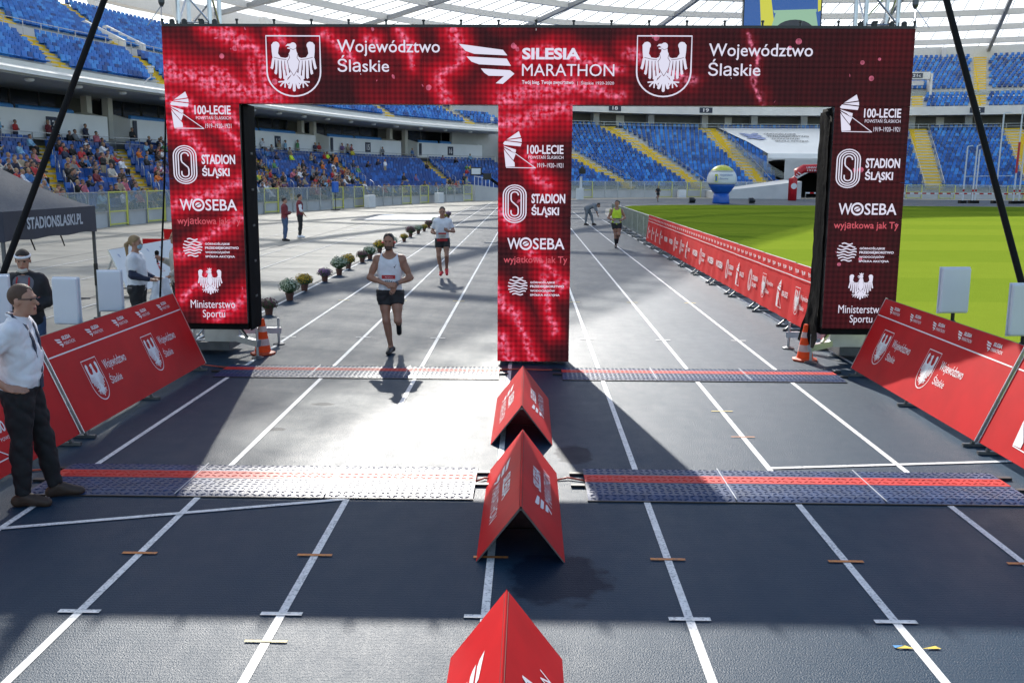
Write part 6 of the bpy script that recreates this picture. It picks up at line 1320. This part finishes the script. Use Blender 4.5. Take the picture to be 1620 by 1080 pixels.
for i, (d, z) in enumerate(LLOW):
    As = [a0+(a1-a0)*i/14 for a0, a1 in A_LLOW]; s = 74.0+.26*(i % 2)
    while s < 168:
        s += .52
        if any(abs(s-a) < 1.0 for a in As): continue
        p = bp_(s, d-.02, z); px, py, sc = proj(p+Vector((0, 0, 1)))
        if not (-25 < px < 262 or 397 < px < 786): continue
        if rc.random() < dens(px, i)*.76*(.55+.9*abs(math.sin(s*.63+i*1.7))): spots.setdefault(i, []).append((s, p, 'sit'))
for s in [90.5, 92.2, 93, 97.2, 98, 100.1, 101.5, 104.4, 105.2, 107.9, 112.8, 125.5, 128, 129.2, 130.5, 132.1, 134.9, 136.0, 138.2, 141.3, 142, 146.2, 147.2, 147.9, 153.5, 158.6]:
    p = bp_(s, 13.75, 4.4); px = proj(p)[0]
    if -25 < px < 262 or 397 < px < 786: spots.setdefault(15, []).append((s, p, 'stand'))
for s, r in ((99.5, 6), (100.4, 6), (116, 2), (124.6, 4), (148.9, 1), (150.4, 0), (152.9, 1), (137.2, 9), (145.5, 8), (111.0, 8)):
    d, z = LLOW[r]; spots.setdefault(r, []).append((s, bp_(s, d-.15, z), 'stand'))
rown = ['front row', 'second row', 'third row', 'fourth row', 'fifth row', 'sixth row', 'seventh row', 'eighth row', 'ninth row', 'tenth row', 'eleventh row', 'twelfth row', 'thirteenth row', 'fourteenth row', 'top row', 'walkway under the boxes']
def nth(n): return '%d%s' % (n, 'th' if 10 < n % 100 < 14 else {1: 'st', 2: 'nd', 3: 'rd'}.get(n % 10, 'th'))
total = 0
for i, lst in sorted(spots.items()):
    for n, (s, p, kind) in enumerate(sorted(lst, key=lambda q: q[0])):
        cn, cm, _ = rc.choice(tw); hn, hm = rc.choices(hairs, (40, 22, 18, 14, 4))[0]; k = rc.choice(['sit_a', 'sit_a', 'sit_b', 'sit_c']) if kind == 'sit' else rc.choice(['stand_a', 'stand_b', 'stand_c'])
        o = link('person', crowd_me[k]); o.location = p; o.rotation_euler = (0, 0, ang(s)+rc.uniform(-.35, .35)); sc = rc.uniform(.93, 1.06); o.scale = (sc, sc, sc)
        for si, mm in enumerate((rc.choice(['skin', 'skin', 'skin_tan']), hm, cm, rc.choice(['c_charcoal', 'c_jeans', 'c_black', 'c_navy', 'c_beige']), 'c_shoe')):
            o.material_slots[si].link = 'OBJECT'; o.material_slots[si].material = M[mm]
        tag(o, '%s spectator in %s top %s, %s, %s from left' % (hn, cn, 'sitting' if kind == 'sit' else 'standing', rown[i], nth(n+1)), 'person', 'spectators in the left grandstand'); total += 1
print('spectators', total, 'roof panels', npan, 'seats', seat_budget)
